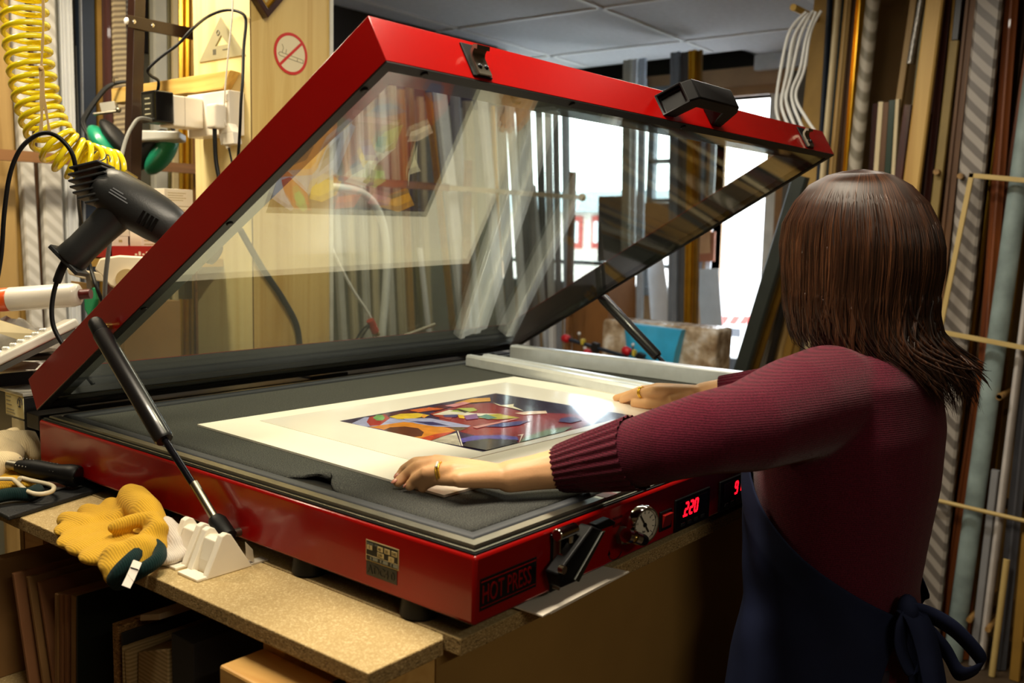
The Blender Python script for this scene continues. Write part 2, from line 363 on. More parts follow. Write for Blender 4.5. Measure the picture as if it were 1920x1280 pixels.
em = MB().box((-0.0006, 0.1105, 1.0345), (0.001, 0.1590, 1.0503)).build('embossed_label', P('label_dark', '#17191a', rough=0.4), press, label='dark embossed label under the rating plate')
m = MB()
for t, y in [('A', .1575), ('D', .1480), ('C', .1385), ('4', .1300), ('0', .1205)]:
    q = text_mb(t, 0.0135, (-0.0009, y, 1.0375), (0, -1, 0), (0, 0, 1), 0.0003); m.add(q.v, q.f)
m.build('embossed_characters', P('label_ridge', '#08090a', rough=0.3), em)
# front: name badge
bd = MB().box((0.0075, -0.0006, 1.0338), (0.0992, 0.001, 1.0672)).build('name_badge', lbl, press, label='HOT PRESS name badge in red on black')
m = MB(); m.box((0.0092, -0.0010, 1.0632), (0.0975, -0.0004, 1.0640)); m.box((0.0092, -0.0010, 1.0370), (0.0975, -0.0004, 1.0378)); m.build('badge_lines', red, bd)
m = text_mb('HOT PRESS', 0.0270, (0.0100, -0.0010, 1.0412), (1, 0, 0), (0, 0, 1), 0.0003, sx=0.598)
m.build('badge_lettering', red, bd)
# front: over-centre latch
lp = MB().box((0.1235, -0.0022, 1.0195), (0.1525, 0.001, 1.0855)).build('latch_plate', darksteel, press, bevel=0.0015, label='black over-centre latch')
MB().box((0.1258, -0.012, 1.024), (0.1278, -0.001, 1.082)).build('latch_cheek', steel, lp, bevel=0.001)
yl = -0.012
r0, r1 = ony(1044, 1003, yl), ony(1078, 991, yl); rc_ = (r0.z+r1.z)/2
MB().cyl((r0.x, yl, rc_), (r1.x, yl, rc_), 0.0070, 22).build('latch_roller', chrome, lp, smooth=40, bevel=0.0012)
xr = ony(1069, 1015, yl).x; zr2 = ony(1062, 1040, yl).z; xt = ony(1055, 1042, yl).x
MB().tube([(xr, yl, rc_), (xr, yl-.001, zr2+.010), (xt+.004, yl-.001, zr2)], 0.0042, 14).build('latch_rod', chrome, lp, smooth=40)
MB().tube([(xt-.006, yl-.001, zr2), (xt+.009, yl-.001, zr2)], 0.0050, 16).build('latch_trunnion', chrome, lp, smooth=40)
def lq(y, pts): return [ony(px_, py_, y) for px_, py_ in pts]
lev = [(1112, 986), (1132, 994), (1082, 1090), (1052, 1103), (1046, 1076)]
m = MB(); A_ = lq(-.026, lev); m.prism([p+V((0, .018*(1 if i in (0, 1) else 1), 0)) - V((0, 0, 0)) for i, p in enumerate(A_)], (0, -.018, 0))
lv = m.build('latch_lever', black, lp, bevel=0.0022, smooth=40)
rib = lq(-.0265, [(1126, 996), (1132, 994), (1082, 1090), (1074, 1086)]); MB().prism(rib, (0, -.003, 0)).build('lever_rib', P('lever_edge', '#23251c', rough=0.4), lv, bevel=.0008)
tipq = lq(-.026, [(1120, 984), (1146, 972), (1158, 979), (1155, 985), (1130, 994)]); MB().prism([p+V((0, .012, 0)) for p in tipq], (0, -.010, 0)).build('lever_tip', black, lp, bevel=0.001)
pn = ony(1050, 1066, -.027); MB().cyl(pn, pn+V((0, -.006, 0)), 0.0046, 18).build('latch_pin', chrome, lp, smooth=40)
# front: vacuum gauge on its elbow
gc = ony(1213, 985, -0.030)
g = MB().lathe([(0.0185, 0.013), (0.0225, 0.012), (0.0235, 0.004), (0.0215, 0.0), (0.0195, 0.0), (0.0188, 0.003)], gc, (0, 1, 0), 40, caps=False).build('vacuum_gauge', chrome, press, org=gc, smooth=45, label='round chrome vacuum gauge with white dial')
MB().lathe([(0.0001, 0.004), (0.0190, 0.004), (0.0190, 0.0125), (0.0001, 0.0125)], gc, (0, 1, 0), 40).build('dial', P('dial_white', '#e6e0cf', rough=0.4, var=0.02), g, smooth=40)
m = MB()
for k in range(11):
    a = math.radians(-130+26*k); d = V((math.sin(a), 0, math.cos(a))); m.obox(gc+d*0.0155+V((0, 0.0037, 0)), d*(0.0022 if k % 5 == 0 else 0.0014), V((0, 0.0002, 0)), d.cross(V((0, 1, 0)))*0.0004)
q = text_mb('bar', 0.0042, gc+V((-0.0035, 0.0036, -0.0095)), (1, 0, 0), (0, 0, 1), 0.0001); m.add(q.v, q.f)
for t, dx, dz in [('0', 0.0085, 0.0065), ('5', -0.013, 0.002)]:
    q = text_mb(t, 0.0040, gc+V((dx, 0.0036, dz)), (1, 0, 0), (0, 0, 1), 0.0001); m.add(q.v, q.f)
m.build('dial_marks', lbl, g)
nd_ = V((0.55, 0, -0.83)); m = MB(); m.obox(gc+V((0, 0.0025, 0))-nd_*0.002, nd_*0.0135, V((0, 0.0004, 0)), nd_.cross(V((0, 1, 0)))*0.0008); m.lathe([(0.0028, 0), (0.002, 0.0015)], gc+V((0, 0.003, 0)), (0, -1, 0), 16); m.build('needle', lbl, g)
n0 = ony(1164, 1002, 0.0); n1 = ony(1176, 1004, -.024); n2 = ony(1188, 1006, -.028); n3 = ony(1196, 1009, -.030); n4 = ony(1206, 1012, -.028)
MB().lathe([(0.0120, 0), (0.0120, 0.007), (0.0095, 0.009)], n0, (0, -1, 0), 6).build('hex_nut', steel, press, smooth=30, label='gauge fitting with hexagon nut and knurled rings'); g.rotation_euler.z = -0.2; gf = bpy.data.objects['hex_nut']
MB().tube([n0, n0+V((0, -.016, 0)), n1], 0.0065, 16).build('stem', black, gf, smooth=40)
d = (n4-n1).normalized()
MB().tube([n1-d*.003, n1+d*.004], 0.0086, 18).build('knurled_ring', chrome, gf, smooth=40)
MB().tube([n1+d*.003, n3], 0.0056, 16).build('brass_collar', brass, gf, smooth=40)
MB().tube([n2+d*.001, n3+d*.002], 0.0078, 18).build('knurled_ring', chrome, gf, smooth=40)
MB().tube(smoothpath([n3, n4, V((gc.x, -.020, gc.z-.016)), V((gc.x, -.011, gc.z-.004))]), 0.0070, 16).build('elbow', black, gf, smooth=50)
# faint printing round the valve
m = MB(); q = text_mb('PRESSURE', 0.0052, (0.246, -0.0004, 1.0725), (1, 0, 0), (0, 0, 1), 0.0001); m.add(q.v, q.f)
q = text_mb('RELEASE', 0.0052, (0.2470, -0.0004, 1.0640), (1, 0, 0), (0, 0, 1), 0.0001); m.add(q.v, q.f)
arc = [V((0.255+0.014*math.cos(a), -0.0004, 1.0330+0.010*math.sin(a))) for a in [PI+PI*0.9*i/12 for i in range(13)]]
m.tube(arc, 0.0006, 6); m.prism([arc[0]+V((-0.003, 0, -0.001)), arc[0]+V((0.003, 0, -0.001)), arc[0]+V((0, 0, 0.005))], (0, -0.0003, 0))
m.build('valve_lettering', lbl, base)
# rocker switch and the two counters
sw = MB().box((0.3560, -0.003, 1.0330), (0.3850, 0.001, 1.0590)).build('rocker_switch', black, press, bevel=0.0012, label='red rocker switch in black surround')
MB().hexa([V(p) for p in [(0.3600, -0.003, 1.0370), (0.3810, -0.003, 1.0370), (0.3810, -0.001, 1.0370), (0.3600, -0.001, 1.0370), (0.3600, -0.0075, 1.0550), (0.3810, -0.0075, 1.0550), (0.3810, -0.001, 1.0550), (0.3600, -0.001, 1.0550)]]).build('rocker', P('rocker_red', '#7a1411', rough=0.3), sw, bevel=0.0008)
led = P('led_red', '#ff0a1c', emit=3.5, var=0.0); ledd = P('display_window', '#0a0406', rough=0.15, var=0.1)
SEG = {'0': 'abcdef', '1': 'bc', '2': 'abged', '9': 'abcdfg'}
def digits(txt, x, z, h, par):
    m = MB(); w = h*0.46; t = h*0.085; sk = 0.16
    def bar(x0, z0, x1, z1):
        p0 = V((x0+(z0-z)*sk, -0.0047, z0)); p1 = V((x1+(z1-z)*sk, -0.0047, z1)); d = (p1-p0).normalized(); s = d.cross(V((0, 1, 0)))
        m.obox((p0+p1)/2, (p1-p0)/2*0.9, s*t, V((0, 0.0003, 0)))
    for ch in txt:
        if ch == '.': m.box((x-w*0.45, -0.005, z-t), (x-w*0.2, -0.0044, z+t)); continue
        hh = h/2
        S = {'a': (x, z+h, x+w, z+h), 'b': (x+w, z+h, x+w, z+hh), 'c': (x+w, z+hh, x+w, z), 'd': (x, z, x+w, z), 'e': (x, z, x, z+hh), 'f': (x, z+hh, x, z+h), 'g': (x, z+hh, x+w, z+hh)}
        for k in SEG[ch]: bar(*S[k])
        x += w*1.75
    return m.build('digits', led, par, label='glowing red figures')
for x0, x1, txt, dx in ((0.394, 0.489, '.220', 0.415), (0.520, 0.615, '91', 0.5625)):
    d = MB().box((x0, -0.003, 1.0225), (x1, 0.001, 1.0670)).build('counter_display', black, press, bevel=0.0012, label='black digital counter reading '+txt)
    MB().box((x0+0.010, -0.0044, 1.0390), (x1-0.010, -0.002, 1.0620)).build('display_window', ledd, d)
    digits(txt, dx, 1.0422, 0.0165, d)
    for k in range(4): MB().box((x0+0.014+0.018*k, -0.0048, 1.0280), (x0+0.024+0.018*k, -0.002, 1.0330)).build('button', P('button_grey', '#1d2022', rough=0.5), d, bevel=0.0008)
# strip of red tape over the clamping rail
MB().box((0.247, 0.0105, ZT+0.0062), (0.272, 0.0262, ZT+0.0070)).build('red_tape', P('red_tape', '#8c0d16', rough=0.5), press)
# ---------------------------------------------------------------- room shell
CZ = 2.35; XF = 4.0; YB = 2.62
concrete = P('floor_boards', '#4a3a28', rough=0.7, var=0.2)
hard = P('hardboard_brown', '#7b5c2a', rough=0.7, var=0.12, nscale=5)
plaster = P('plaster_beige', '#8f8a72', rough=0.85, var=0.06)
struct(box('floor', (-2.3, -2.7, -0.1), (4.2, 3.6, 0.0), concrete))
struct(box('wall_back', (-2.3, YB, 0), (3.05, YB+0.1, CZ), plaster))
struct(box('wall_return', (3.05, YB, 0), (3.15, 3.5, CZ+0.35), plaster))
struct(box('wall_alcove', (3.05, 3.5, 0), (4.2, 3.6, CZ+0.35), plaster))
struct(box('wall_left', (-2.3, -2.7, 0), (-2.2, YB+0.1, CZ), P('wall_dark_boards', '#6a5536', rough=0.8, var=0.3, nscale=3)))
struct(box('wall_front', (-2.3, -2.7, 0), (3.05, -2.6, CZ), P('wall_front_paint', '#5d5340', rough=0.85, var=0.2, nscale=3)))
struct(box('wall_rack', (2.95, -2.7, 0), (3.05, 0.84, CZ), hard))
struct(box('wall_passage', (3.05, 0.70, 0), (4.2, 0.80, CZ), P('passage_paint', '#b5a582', rough=0.8)))
tile_m = P('ceiling_tile', '#dcdde4', rough=0.9, var=0.05, nscale=40, bs=0.2, bscale=200)
m = MB()
m.box((-2.3, -2.7, CZ), (3.80, 3.6, CZ+0.03)); m.box((3.80, -2.7, CZ), (4.2, 1.62, CZ+0.03))
ceil = struct(m.build('ceiling', tile_m))
tb = P('ceiling_grid', '#f2f2f4', rough=0.6, var=0.02)
ca = math.radians(3.0); gx = V((math.cos(ca), math.sin(ca), 0)); gy = V((-math.sin(ca), math.cos(ca), 0)); g0 = onz(1284, 76, CZ)
m = MB()
def clipbox(c, d, L):
    # keep the strip inside the ceiling
    a = c - d*L; b = c + d*L; pts = []
    for i in range(201):
        p = a.lerp(b, i/200)
        if -2.2 < p.x < (3.78 if p.y > 1.6 else 4.0) and -2.6 < p.y < 3.0: pts.append(p)
    return (pts[0], pts[-1]) if len(pts) > 1 else None
TS = 0.775
for k in range(-6, 4):
    q = clipbox(g0 + gx*(TS*k), gy, 6)
    if q: m.obox((q[0]+q[1])/2 + V((0, 0, -0.002)), (q[1]-q[0])/2, gx*0.012, V((0, 0, 0.004)))
for k in range(-4, 3):
    q = clipbox(g0 + gy*(TS*1.0*k), gx, 6)
    if q: m.obox((q[0]+q[1])/2 + V((0, 0, -0.002)), (q[1]-q[0])/2, gy*0.012, V((0, 0, 0.004)))
m.build('ceiling_grid', tb, ceil)
struct(box('trim_1', (3.95, 0.80, CZ-0.075), (4.0, 1.62, CZ), P('cornice_white', '#dfe0e4', rough=0.6)))
struct(box('ceiling_void', (3.78, 1.62, CZ+0.25), (4.2, 3.6, CZ+0.30), P('void_dark', '#14100c', rough=0.9)))
struct(box('trim_2', (3.80, 1.60, CZ), (4.2, 1.62, CZ+0.30), P('void_dark', '#14100c')))
struct(box('trim_3', (3.79, 1.62, CZ+0.0), (3.80, 3.6, CZ+0.30), P('void_dark', '#14100c')))
# shop front: window and doorway openings in wall_far
def yz(x, y): p = onx(x, y, XF); return p.y, p.z
yD0 = yz(1434, 400)[0]; yD1 = yz(1338, 400)[0]; zD = yz(1400, 180)[1]
yW0 = yD1+0.075; yW1 = 3.42; zW0 = yz(1240, 545)[1]; zW1 = 2.20
fm = P('shopfront_brown', '#bb9670', rough=0.7, var=0.15, nscale=4)
m = MB()
m.box((XF, 0.72, 0), (XF+0.12, yD0-0.10, CZ+0.3))
m.box((XF, yD0-0.10, zD), (XF+0.12, yW0, CZ+0.3))
m.box((XF, yD1, 0), (XF+0.12, yW0, zD))
m.box((XF, yW0, 0), (XF+0.12, yW1, zW0)); m.box((XF, yW0, zW1), (XF+0.12, yW1, CZ+0.3)); m.box((XF, yW1, 0), (XF+0.12, 3.6, CZ+0.3))
struct(m.build('wall_far', fm))
wf = P('window_frame_white', '#cfd3da', rough=0.5, var=0.04); wg = P('window_frame_grey', '#8d95a0', rough=0.5, var=0.08)
m = MB(); m.box((XF-0.03, yW0, zW0-0.03), (XF+0.05, yW1, zW0+0.02)); m.box((XF-0.03, yW0, zW1-0.02), (XF+0.05, yW1, zW1+0.04))
m.box((XF-0.02, yW1-0.04, zW0), (XF+0.05, yW1+0.02, zW1)); m.box((XF-0.02, yW0-0.02, zW0), (XF+0.05, yW0+0.03, zW1))
for pxx in (1216, 1285): yy = yz(pxx, 380)[0]; m.box((XF+0.0, yy-0.02, zW0), (XF+0.05, yy+0.02, zW1))
a = yz(1240, 302)[1]; y0 = yz(1285, 302)[0]; y1 = yz(1216, 302)[0]; m.box((XF+0.0, y0, a-0.012), (XF+0.05, y1, a+0.012))
a = yz(1240, 376)[1]; m.box((XF+0.0, y0, a-0.012), (XF+0.05, y1, a+0.012))
a = yz(1180, 490)[1]; m.box((XF-0.055, yW0, a-0.030), (XF+0.05, yW1, a-0.008))
win = struct(m.build('window_1', wg, bevel=0.003))
MB().box((XF+0.02, yW0, zW0), (XF+0.026, yW1, zW1)).build('window_pane', GLASS('window_glass', '#f6fafa'), win)
m = MB(); m.box((XF-0.02, yD0-0.10, 0), (XF+0.13, yD0-0.06, zD)); m.box((XF-0.02, yD0-0.10, zD-0.0), (XF+0.13, yD1, zD+0.05))
dr = struct(m.build('door_1', P('door_wood', '#9c6f3e', rough=0.5, var=0.2, nscale=8)))
MB().box((XF-0.01, yD0-0.06, 0), (XF+0.10, yD0, zD)).build('door_jamb', P('jamb_white', '#d8d2c6', rough=0.5), dr)
MB().box((XF-0.01, yD1-0.0, 0), (XF+0.10, yD1+0.03, zD)).build('door_jamb', wf, dr)
struct(box('trim_7', (XF-0.012, 1.62, CZ-0.045), (XF-0.0, 3.5, CZ+0.29), P('void_dark', '#14100c')))  # dark board added over the wall top, painting the recess shade
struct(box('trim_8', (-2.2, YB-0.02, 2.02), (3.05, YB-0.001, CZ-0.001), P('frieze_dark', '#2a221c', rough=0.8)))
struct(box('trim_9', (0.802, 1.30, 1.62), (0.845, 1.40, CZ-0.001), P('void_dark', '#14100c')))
# timber-cased column with its two visible faces
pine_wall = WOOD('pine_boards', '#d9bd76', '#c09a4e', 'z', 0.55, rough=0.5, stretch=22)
pine_pale = WOOD('pine_pale', '#ead9a0', '#d8c07c', 'z', 0.5, rough=0.5, stretch=22)  # same pine lightened, lamp light on the x side put into colour
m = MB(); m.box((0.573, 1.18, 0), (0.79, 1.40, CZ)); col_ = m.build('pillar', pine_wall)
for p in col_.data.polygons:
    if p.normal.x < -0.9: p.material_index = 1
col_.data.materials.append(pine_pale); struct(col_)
m = MB(); m.box((0.790, 1.176, 0), (0.800, 1.40, CZ)); struct(m.build('trim_4', P('pillar_edge_bead', '#cfd0c6', rough=0.6, bs=0.5, bscale=300)))
m = MB(); m.box((0.5725, 1.1785, 0), (0.5745, 1.1805, CZ)); struct(m.build('trim_5', P('seam_dark', '#6b5326', rough=0.8)))
# ---------------------------------------------------------------- street outside
struct(box('pavement', (4.15, -8, -0.16), (30, 30, -0.10), P('pavement_grey', '#b9b9b6', rough=0.9)))
bx = 14.0
bl = thing('street_building', (bx+1.5, 11.5, -0.1), 'pale building with brick red window surrounds across the street', 'building')
def yzb(x, y): p = onx(x, y, bx); return p.y, p.z
ya, za = yzb(1062, 285); yb, zb = yzb(1150, 500)
cr = P('render_cream', '#e8ddd6', rough=0.9); rb = P('brick_red', '#c4605a', rough=0.95)
box('facade', (bx, 4.0, -0.1), (bx+3, 22, yzb(1100, 398)[1]), cr, bl)
m = MB(); zr = yzb(1100, 398)[1]; zt2 = yzb(1100, 350)[1]
m.hexa([V(p) for p in [(bx-0.3, 4.0, zr), (bx+3.3, 4.0, zr), (bx+3.3, 22, zr), (bx-0.3, 22, zr), (bx+1.4, 5.5, zt2), (bx+1.6, 5.5, zt2), (bx+1.6, 20, zt2), (bx+1.4, 20, zt2)]])
m.build('roof', P('slate_roof', '#8e9aa0', rough=0.8), bl)
for px0 in (1080, 1124, 1215, 1330, 1372):
    (y0, z0), (y1, z1) = yzb(px0-8, 455), yzb(px0+8, 415)
    sfr = MB().box((bx-0.04, y1-0.07, z0-0.10), (bx+0.02, y0+0.07, z1+0.10)).build('window_surround', rb, bl)
    MB().box((bx-0.08, y1, z0), (bx-0.02, y0, z1)).build('window', P('pane_pale', '#e6ecf0', rough=0.9), sfr)
vx = 7.6
def yzv(x, y): p = onx(x, y, vx); return p.y, p.z
y0, z0 = yzv(1425, 685); y1, z1 = yzv(1335, 598)
van = thing('van', (vx+1.0, (y0+y1)/2, -0.1), 'white van with red stripes parked outside the doorway', 'van')
vw = P('van_white', '#eceef0', rough=0.3, coat=0.5, var=0.02)
yv0, yv1 = y0-1.0, y1+0.4
m = MB(); m.loft([[V((vx, yv0, 0.25)), V((vx+4, yv0, 0.25)), V((vx+4, yv1, 0.25)), V((vx, yv1, 0.25))], [V((vx, yv0, 1.1)), V((vx+4, yv0, 1.1)), V((vx+4, yv1, 1.1)), V((vx, yv1, 1.1))], [V((vx+0.3, yv0+0.1, 2.0)), V((vx+3.9, yv0+0.1, 2.0)), V((vx+3.9, yv1-0.1, 2.0)), V((vx+0.3, yv1-0.1, 2.0))]])
m.build('body', vw, van, bevel=0.06)
ya_, za_ = yzv(1388, 632); yb_, zb_ = yzv(1347, 612)
MB().box((vx-0.02, ya_, za_), (vx+0.05, yb_, zb_)).build('rear_window', P('van_glass', '#30343c', rough=0.1), van)
m = MB()
for px0 in (1345, 1365, 1385):
    a = onx(px0, 607, vx-0.015); b = onx(px0+10, 592, vx-0.015); m.prism([a, a+V((0, -0.07, 0)), b+V((0, -0.07, 0)), b], (0.01, 0, 0))
m.build('stripes', P('van_red', '#e0443c', rough=0.4), van)
for yy in (yv0+0.25, yv1-0.25):
    for xx in (vx+0.7, vx+3.2): MB().cyl((xx, yy-0.1, 0.2), (xx, yy+0.1, 0.2), 0.30, 20).build('wheel', black, van, smooth=40)
# ---------------------------------------------------------------- workbench
chip_top = CHIP('chipboard_face', '#b29865', '#8f7543', '#d2bc8c', 900); chip_edge = CHIP('chipboard_edge', '#a08350', '#3a2a14', '#cdb07a', 700, True)
bench = thing('workbench', (0.3, 0.9, 0), 'chipboard topped workbench carrying the red press', 'workbench')
def board(name, poly, z0, z1, par):
    o = MB().prism([V((x, y, z0)) for x, y in poly], (0, 0, z1-z0)).build(name, [chip_top, chip_edge], par, bevel=0.0015)
    for p in o.data.polygons:
        p.material_index = 0 if abs(p.normal.z) > 0.9 else 1
    return o
board('bench_top', [(-0.107, 0.037), (-0.005, 0.037), (0.003, 0.045), (0.003, 1.75), (-0.135, 1.75)], ZB-0.0185, ZB, bench)
board('bench_top', [(0.0045, 0.022), (1.30, 0.022), (1.30, 1.10), (0.0045, 1.10)], ZB-0.0185, ZB, bench)
brown_panel = P('brown_panel', '#9a763a', rough=0.75, var=0.1, nscale=6)
box('front_panel', (0.004, 0.055, 0.01), (1.28, 0.073, ZB-0.0186), brown_panel, bench, label='plain brown panel below the press')
pine_beam = WOOD('pine_beam', '#d9ac62', '#b9813a', 'y', 0.6, stretch=12)
for y in (1.0, 1.66): box('leg', (0.02, y, 0), (0.09, y+0.07, ZB-0.0186), pine_beam, bench)
box('leg', (1.2, 1.0, 0), (1.27, 1.07, ZB-0.0186), pine_beam, bench)
box('rear_panel', (0.02, 1.075, 0.0), (1.25, 1.09, ZB-0.0186), brown_panel, bench)
box('side_rail', (-0.075, 0.208, 0.895), (0.003, 0.246, 0.966), pine_beam, bench, bevel=0.002)
box('side_rail', (-0.133, 0.046, 0.86), (-0.0765, 0.242, 0.950), pine_beam, bench, bevel=0.003)
box('leg', (-0.066, 0.0565, 0), (0.003, 0.1165, ZB-0.0186), pine_beam, bench)
ZL = 0.73
box('lower_shelf', (-0.125, 0.30, ZL-0.018), (0.30, 1.30, ZL-0.0002), chip_top, bench)
# boards kept on edge under the bench
mdf = P('fibreboard', '#8a6436', rough=0.75, var=0.12, nscale=10); mdf2 = P('fibreboard_red', '#8a5a34', rough=0.7, var=0.15, nscale=8); dk = P('board_dark', '#1c1712', rough=0.7, var=0.2)
def upright(nm, y0, y1, z, x0, mat, lab, cat='board', lean=0.0, grp=None, thick=None, x1=0.28):
    # a sheet standing on its long edge, one end showing at x0, leaning along y by lean at its top
    m = MB(); m.hexa([V(p) for p in [(x0, y0-lean*(z-ZL), ZL), (x1, y0-lean*(z-ZL), ZL), (x1, y1-lean*(z-ZL), ZL), (x0, y1-lean*(z-ZL), ZL), (x0, y0, z), (x1, y0, z), (x1, y1, z), (x0, y1, z)]])
    return tag(m.build(nm, mat, bevel=0.0012), lab, cat, grp)
upright('hardboard_sheet', 0.842, 0.866, 0.912, -0.13, mdf, 'wide fibreboard sheet standing at the far end under the bench')
upright('hardboard_sheet', 0.789, 0.7965, 0.905, -0.115, mdf2, 'tallest of three thin leaning boards under the bench', lean=0.26)
upright('hardboard_sheet', 0.765, 0.7725, 0.903, -0.105, mdf, 'middle one of three thin leaning boards under the bench', lean=0.26)
upright('hardboard_sheet', 0.742, 0.7485, 0.900, -0.10, mdf2, 'shortest of three thin leaning boards under the bench', lean=0.26)
for i, (y0, lab) in enumerate([(0.683, 'pale edged outermost board of the bundle of four under the bench'), (0.673, 'second board of the bundle of four under the bench'), (0.663, 'third board of the bundle of four under the bench'), (0.647, 'thick innermost board of the bundle of four under the bench')]):
    upright('fibreboard_sheet', y0-(0.009 if i < 3 else 0.014), y0, 0.902+0.002*i, -0.105+0.002*i, (mdf, mdf2, mdf2, mdf)[i], lab, lean=-0.07)
upright('glass_sheet', 0.627, 0.630, 0.911, -0.10, P('sheet_edge', '#22261f', rough=0.1), 'dark sheet with thin pale edge beside the bundle of boards', cat='sheet', lean=-0.07)
upright('chipboard_offcut', 0.508, 0.524, 0.905, -0.105, CHIP('chip_offcut', '#8a6232', '#4a3016', '#b58b50', 350, True), 'rough chipboard offcut beside the folded cardboard under the bench')
upright('black_board', 0.492, 0.4965, 0.902, -0.108, dk, 'thin black board between chipboard offcut and cardboard')
cbm = P('corrugated_card', '#a58a5c', rough=0.85, var=0.08)
m = MB()
for k, (y0, y1) in enumerate([(0.4845, 0.4885), (0.478, 0.482)]):
    m.hexa([V(p) for p in [(-0.112+0.004*k, y0, ZL), (0.27, y0, ZL), (0.27, y1, ZL), (-0.112+0.004*k, y1, ZL), (-0.112+0.004*k, y0, 0.888-0.004*k), (0.27, y0, 0.888), (0.27, y1, 0.888), (-0.112, y1, 0.888-0.004*k)]])
ring = []
for z in (0.0, 0.886, 0.893, 0.893): ring.append(z)
m.hexa([V(p) for p in [(-0.104, 0.400, ZL), (0.27, 0.400, ZL), (0.27, 0.473, ZL), (-0.104, 0.473, ZL), (-0.098, 0.403, 0.905), (0.27, 0.403, 0.905), (0.27, 0.472, 0.880), (-0.098, 0.474, 0.880)]])
tag(m.build('folded_cardboard', STRIPE('card_flutes', '#ab8f60', '#8d7347', 60, 'Z', 0.85, soft=0.4), bevel=0.004), 'folded corrugated cardboard box standing under the bench', 'cardboard')
m = MB(); m.hexa([V(p) for p in [(-0.09, 0.435, 0.930), (0.25, 0.435, 0.930), (0.25, 0.482, 0.915), (-0.09, 0.482, 0.915), (-0.09, 0.435, 0.938), (0.25, 0.435, 0.938), (0.25, 0.482, 0.923), (-0.09, 0.482, 0.923)]])
tag(m.build('cardboard_flap', P('card_pale', '#b7a384', rough=0.8), bevel=0.001), 'pale cardboard strip lying on top of the folded cardboard', 'cardboard')
upright('black_sheet', 0.345, 0.392, 0.93, -0.10, dk, 'big black sheet beside the folded cardboard under the bench')
# ---------------------------------------------------------------- light
w = bpy.data.worlds.new('world'); SC.world = w; w.use_nodes = True
bg = w.node_tree.nodes['Background']; bg.inputs['Color'].default_value = (0.86, 0.93, 1.0, 1); bg.inputs['Strength'].default_value = 9.0
def area(name, loc, sx, sy, power, col, rot=(0, 0, 0)):
    l = bpy.data.lights.new(name, 'AREA'); l.shape = 'RECTANGLE'; l.size = sx; l.size_y = sy; l.energy = power; l.color = col
    o = bpy.data.objects.new(name, l); COL.objects.link(o); o.location = loc; o.rotation_euler = rot; return o
WARM = (1.0, 0.88, 0.68)
area('ceiling_tube_light', (0.05, 0.05, CZ-0.04), 1.0, 0.14, 31, WARM)
area('ceiling_tube_light', (0.03, 1.42, CZ-0.04), 0.9, 0.14, 25, (1.0, 0.86, 0.62))
area('ceiling_tube_light', (1.65, 0.85, CZ-0.04), 0.14, 1.2, 18, (1.0, 0.92, 0.78))  # extra lamp added to brighten the racks
area('ceiling_tube_light', (-0.7, -2.0, CZ-0.04), 1.2, 0.14, 15, WARM)  # fill lamp added behind the camera to lift the dim front
SC.view_settings.view_transform = 'Standard'; SC.view_settings.look = 'None'; SC.view_settings.exposure = 0.0; SC.view_settings.gamma = 1.0; SC.view_settings.use_curve_mapping = False
SC.cycles.max_bounces = 10; SC.cycles.transparent_max_bounces = 16; SC.cycles.diffuse_bounces = 5; SC.cycles.glossy_bounces = 5; SC.cycles.caustics_reflective = False; SC.cycles.caustics_refractive = False
SC.cycles.sample_clamp_indirect = 6.0
# ---------------------------------------------------------------- mouldings standing in the racks
def LAB(c1, c2, **k): pass
M_ = {}
def mm(key):
    if key in MATS: return MATS[key]
    return None
tan = WOOD('m_tan', '#b09058', '#8f6f3a', 'z', 0.8); tan2 = P('m_tan_plain', '#a8843f', rough=0.6, var=0.1)
cream_m = P('m_cream', '#d6c49a', rough=0.5, var=0.08); pale = P('m_pale_wood', '#d0b472', rough=0.55, var=0.06)
whit = P('m_white', '#d4d7da', rough=0.4, var=0.06); grey_m = P('m_grey', '#8f9093', rough=0.5, var=0.1); greyl = P('m_grey_light', '#b2b1a6', rough=0.5, var=0.1)
gold = P('m_gold', '#d09a28', rough=0.28, metal=0.85, var=0.15); goldd = P('m_gold_dull', '#8d6a26', rough=0.4, metal=0.5, var=0.2); gbright = P('m_gold_bright', '#eebd45', rough=0.25, metal=0.8, var=0.1)
brown = WOOD('m_brown', '#6b4722', '#472b12', 'z', 0.8); rust = WOOD('m_rust', '#8c4a1c', '#5f2c10', 'z', 0.8, coat=0.3); redbr = WOOD('m_red_brown', '#4e2117', '#2c120c', 'z', 0.8, coat=0.3)
darkm = P('m_dark', '#1d1a18', rough=0.4, var=0.2); navy = P('m_navy', '#1d2736', rough=0.4, var=0.15); dgreen = P('m_dark_green', '#17301f', rough=0.4, var=0.15); teal = P('m_teal', '#20383c', rough=0.4, var=0.15); olive = P('m_olive', '#6d6434', rough=0.5, var=0.15)
beige = P('m_beige', '#a89e80', rough=0.6, var=0.08); ochre = P('m_ochre', '#9a7530', rough=0.5, var=0.12)
stripe_grey = STRIPE('m_stripe_grey', '#aca49a', '#746d66', 10.5, 'DIAGONAL', 0.4, (PI/2, 0, 0), 0.12)
stripe_tw = STRIPE('m_stripe_twist', '#b3aa98', '#7f7764', 9, 'DIAGONAL', 0.5, (PI/2, 0, 0), 0.25)
stripe_cr = STRIPE('m_stripe_cream', '#cdbb94', '#86745a', 22, 'Z', 0.5, (0.3, 0.2, 0), 0.4)
stripe_wh = STRIPE('m_stripe_white', '#d9d6cf', '#bfbbb2', 16, 'DIAGONAL', 0.5, (0, 0, 0), 0.3)
stripe_dg = STRIPE('m_stripe_dark', '#77706a', '#3d3833', 24, 'Z', 0.5, (0.4, 0.2, 0), 0.4)
marble = P('m_marble', '#8fa09e', rough=0.35, var=0.35, nscale=9)
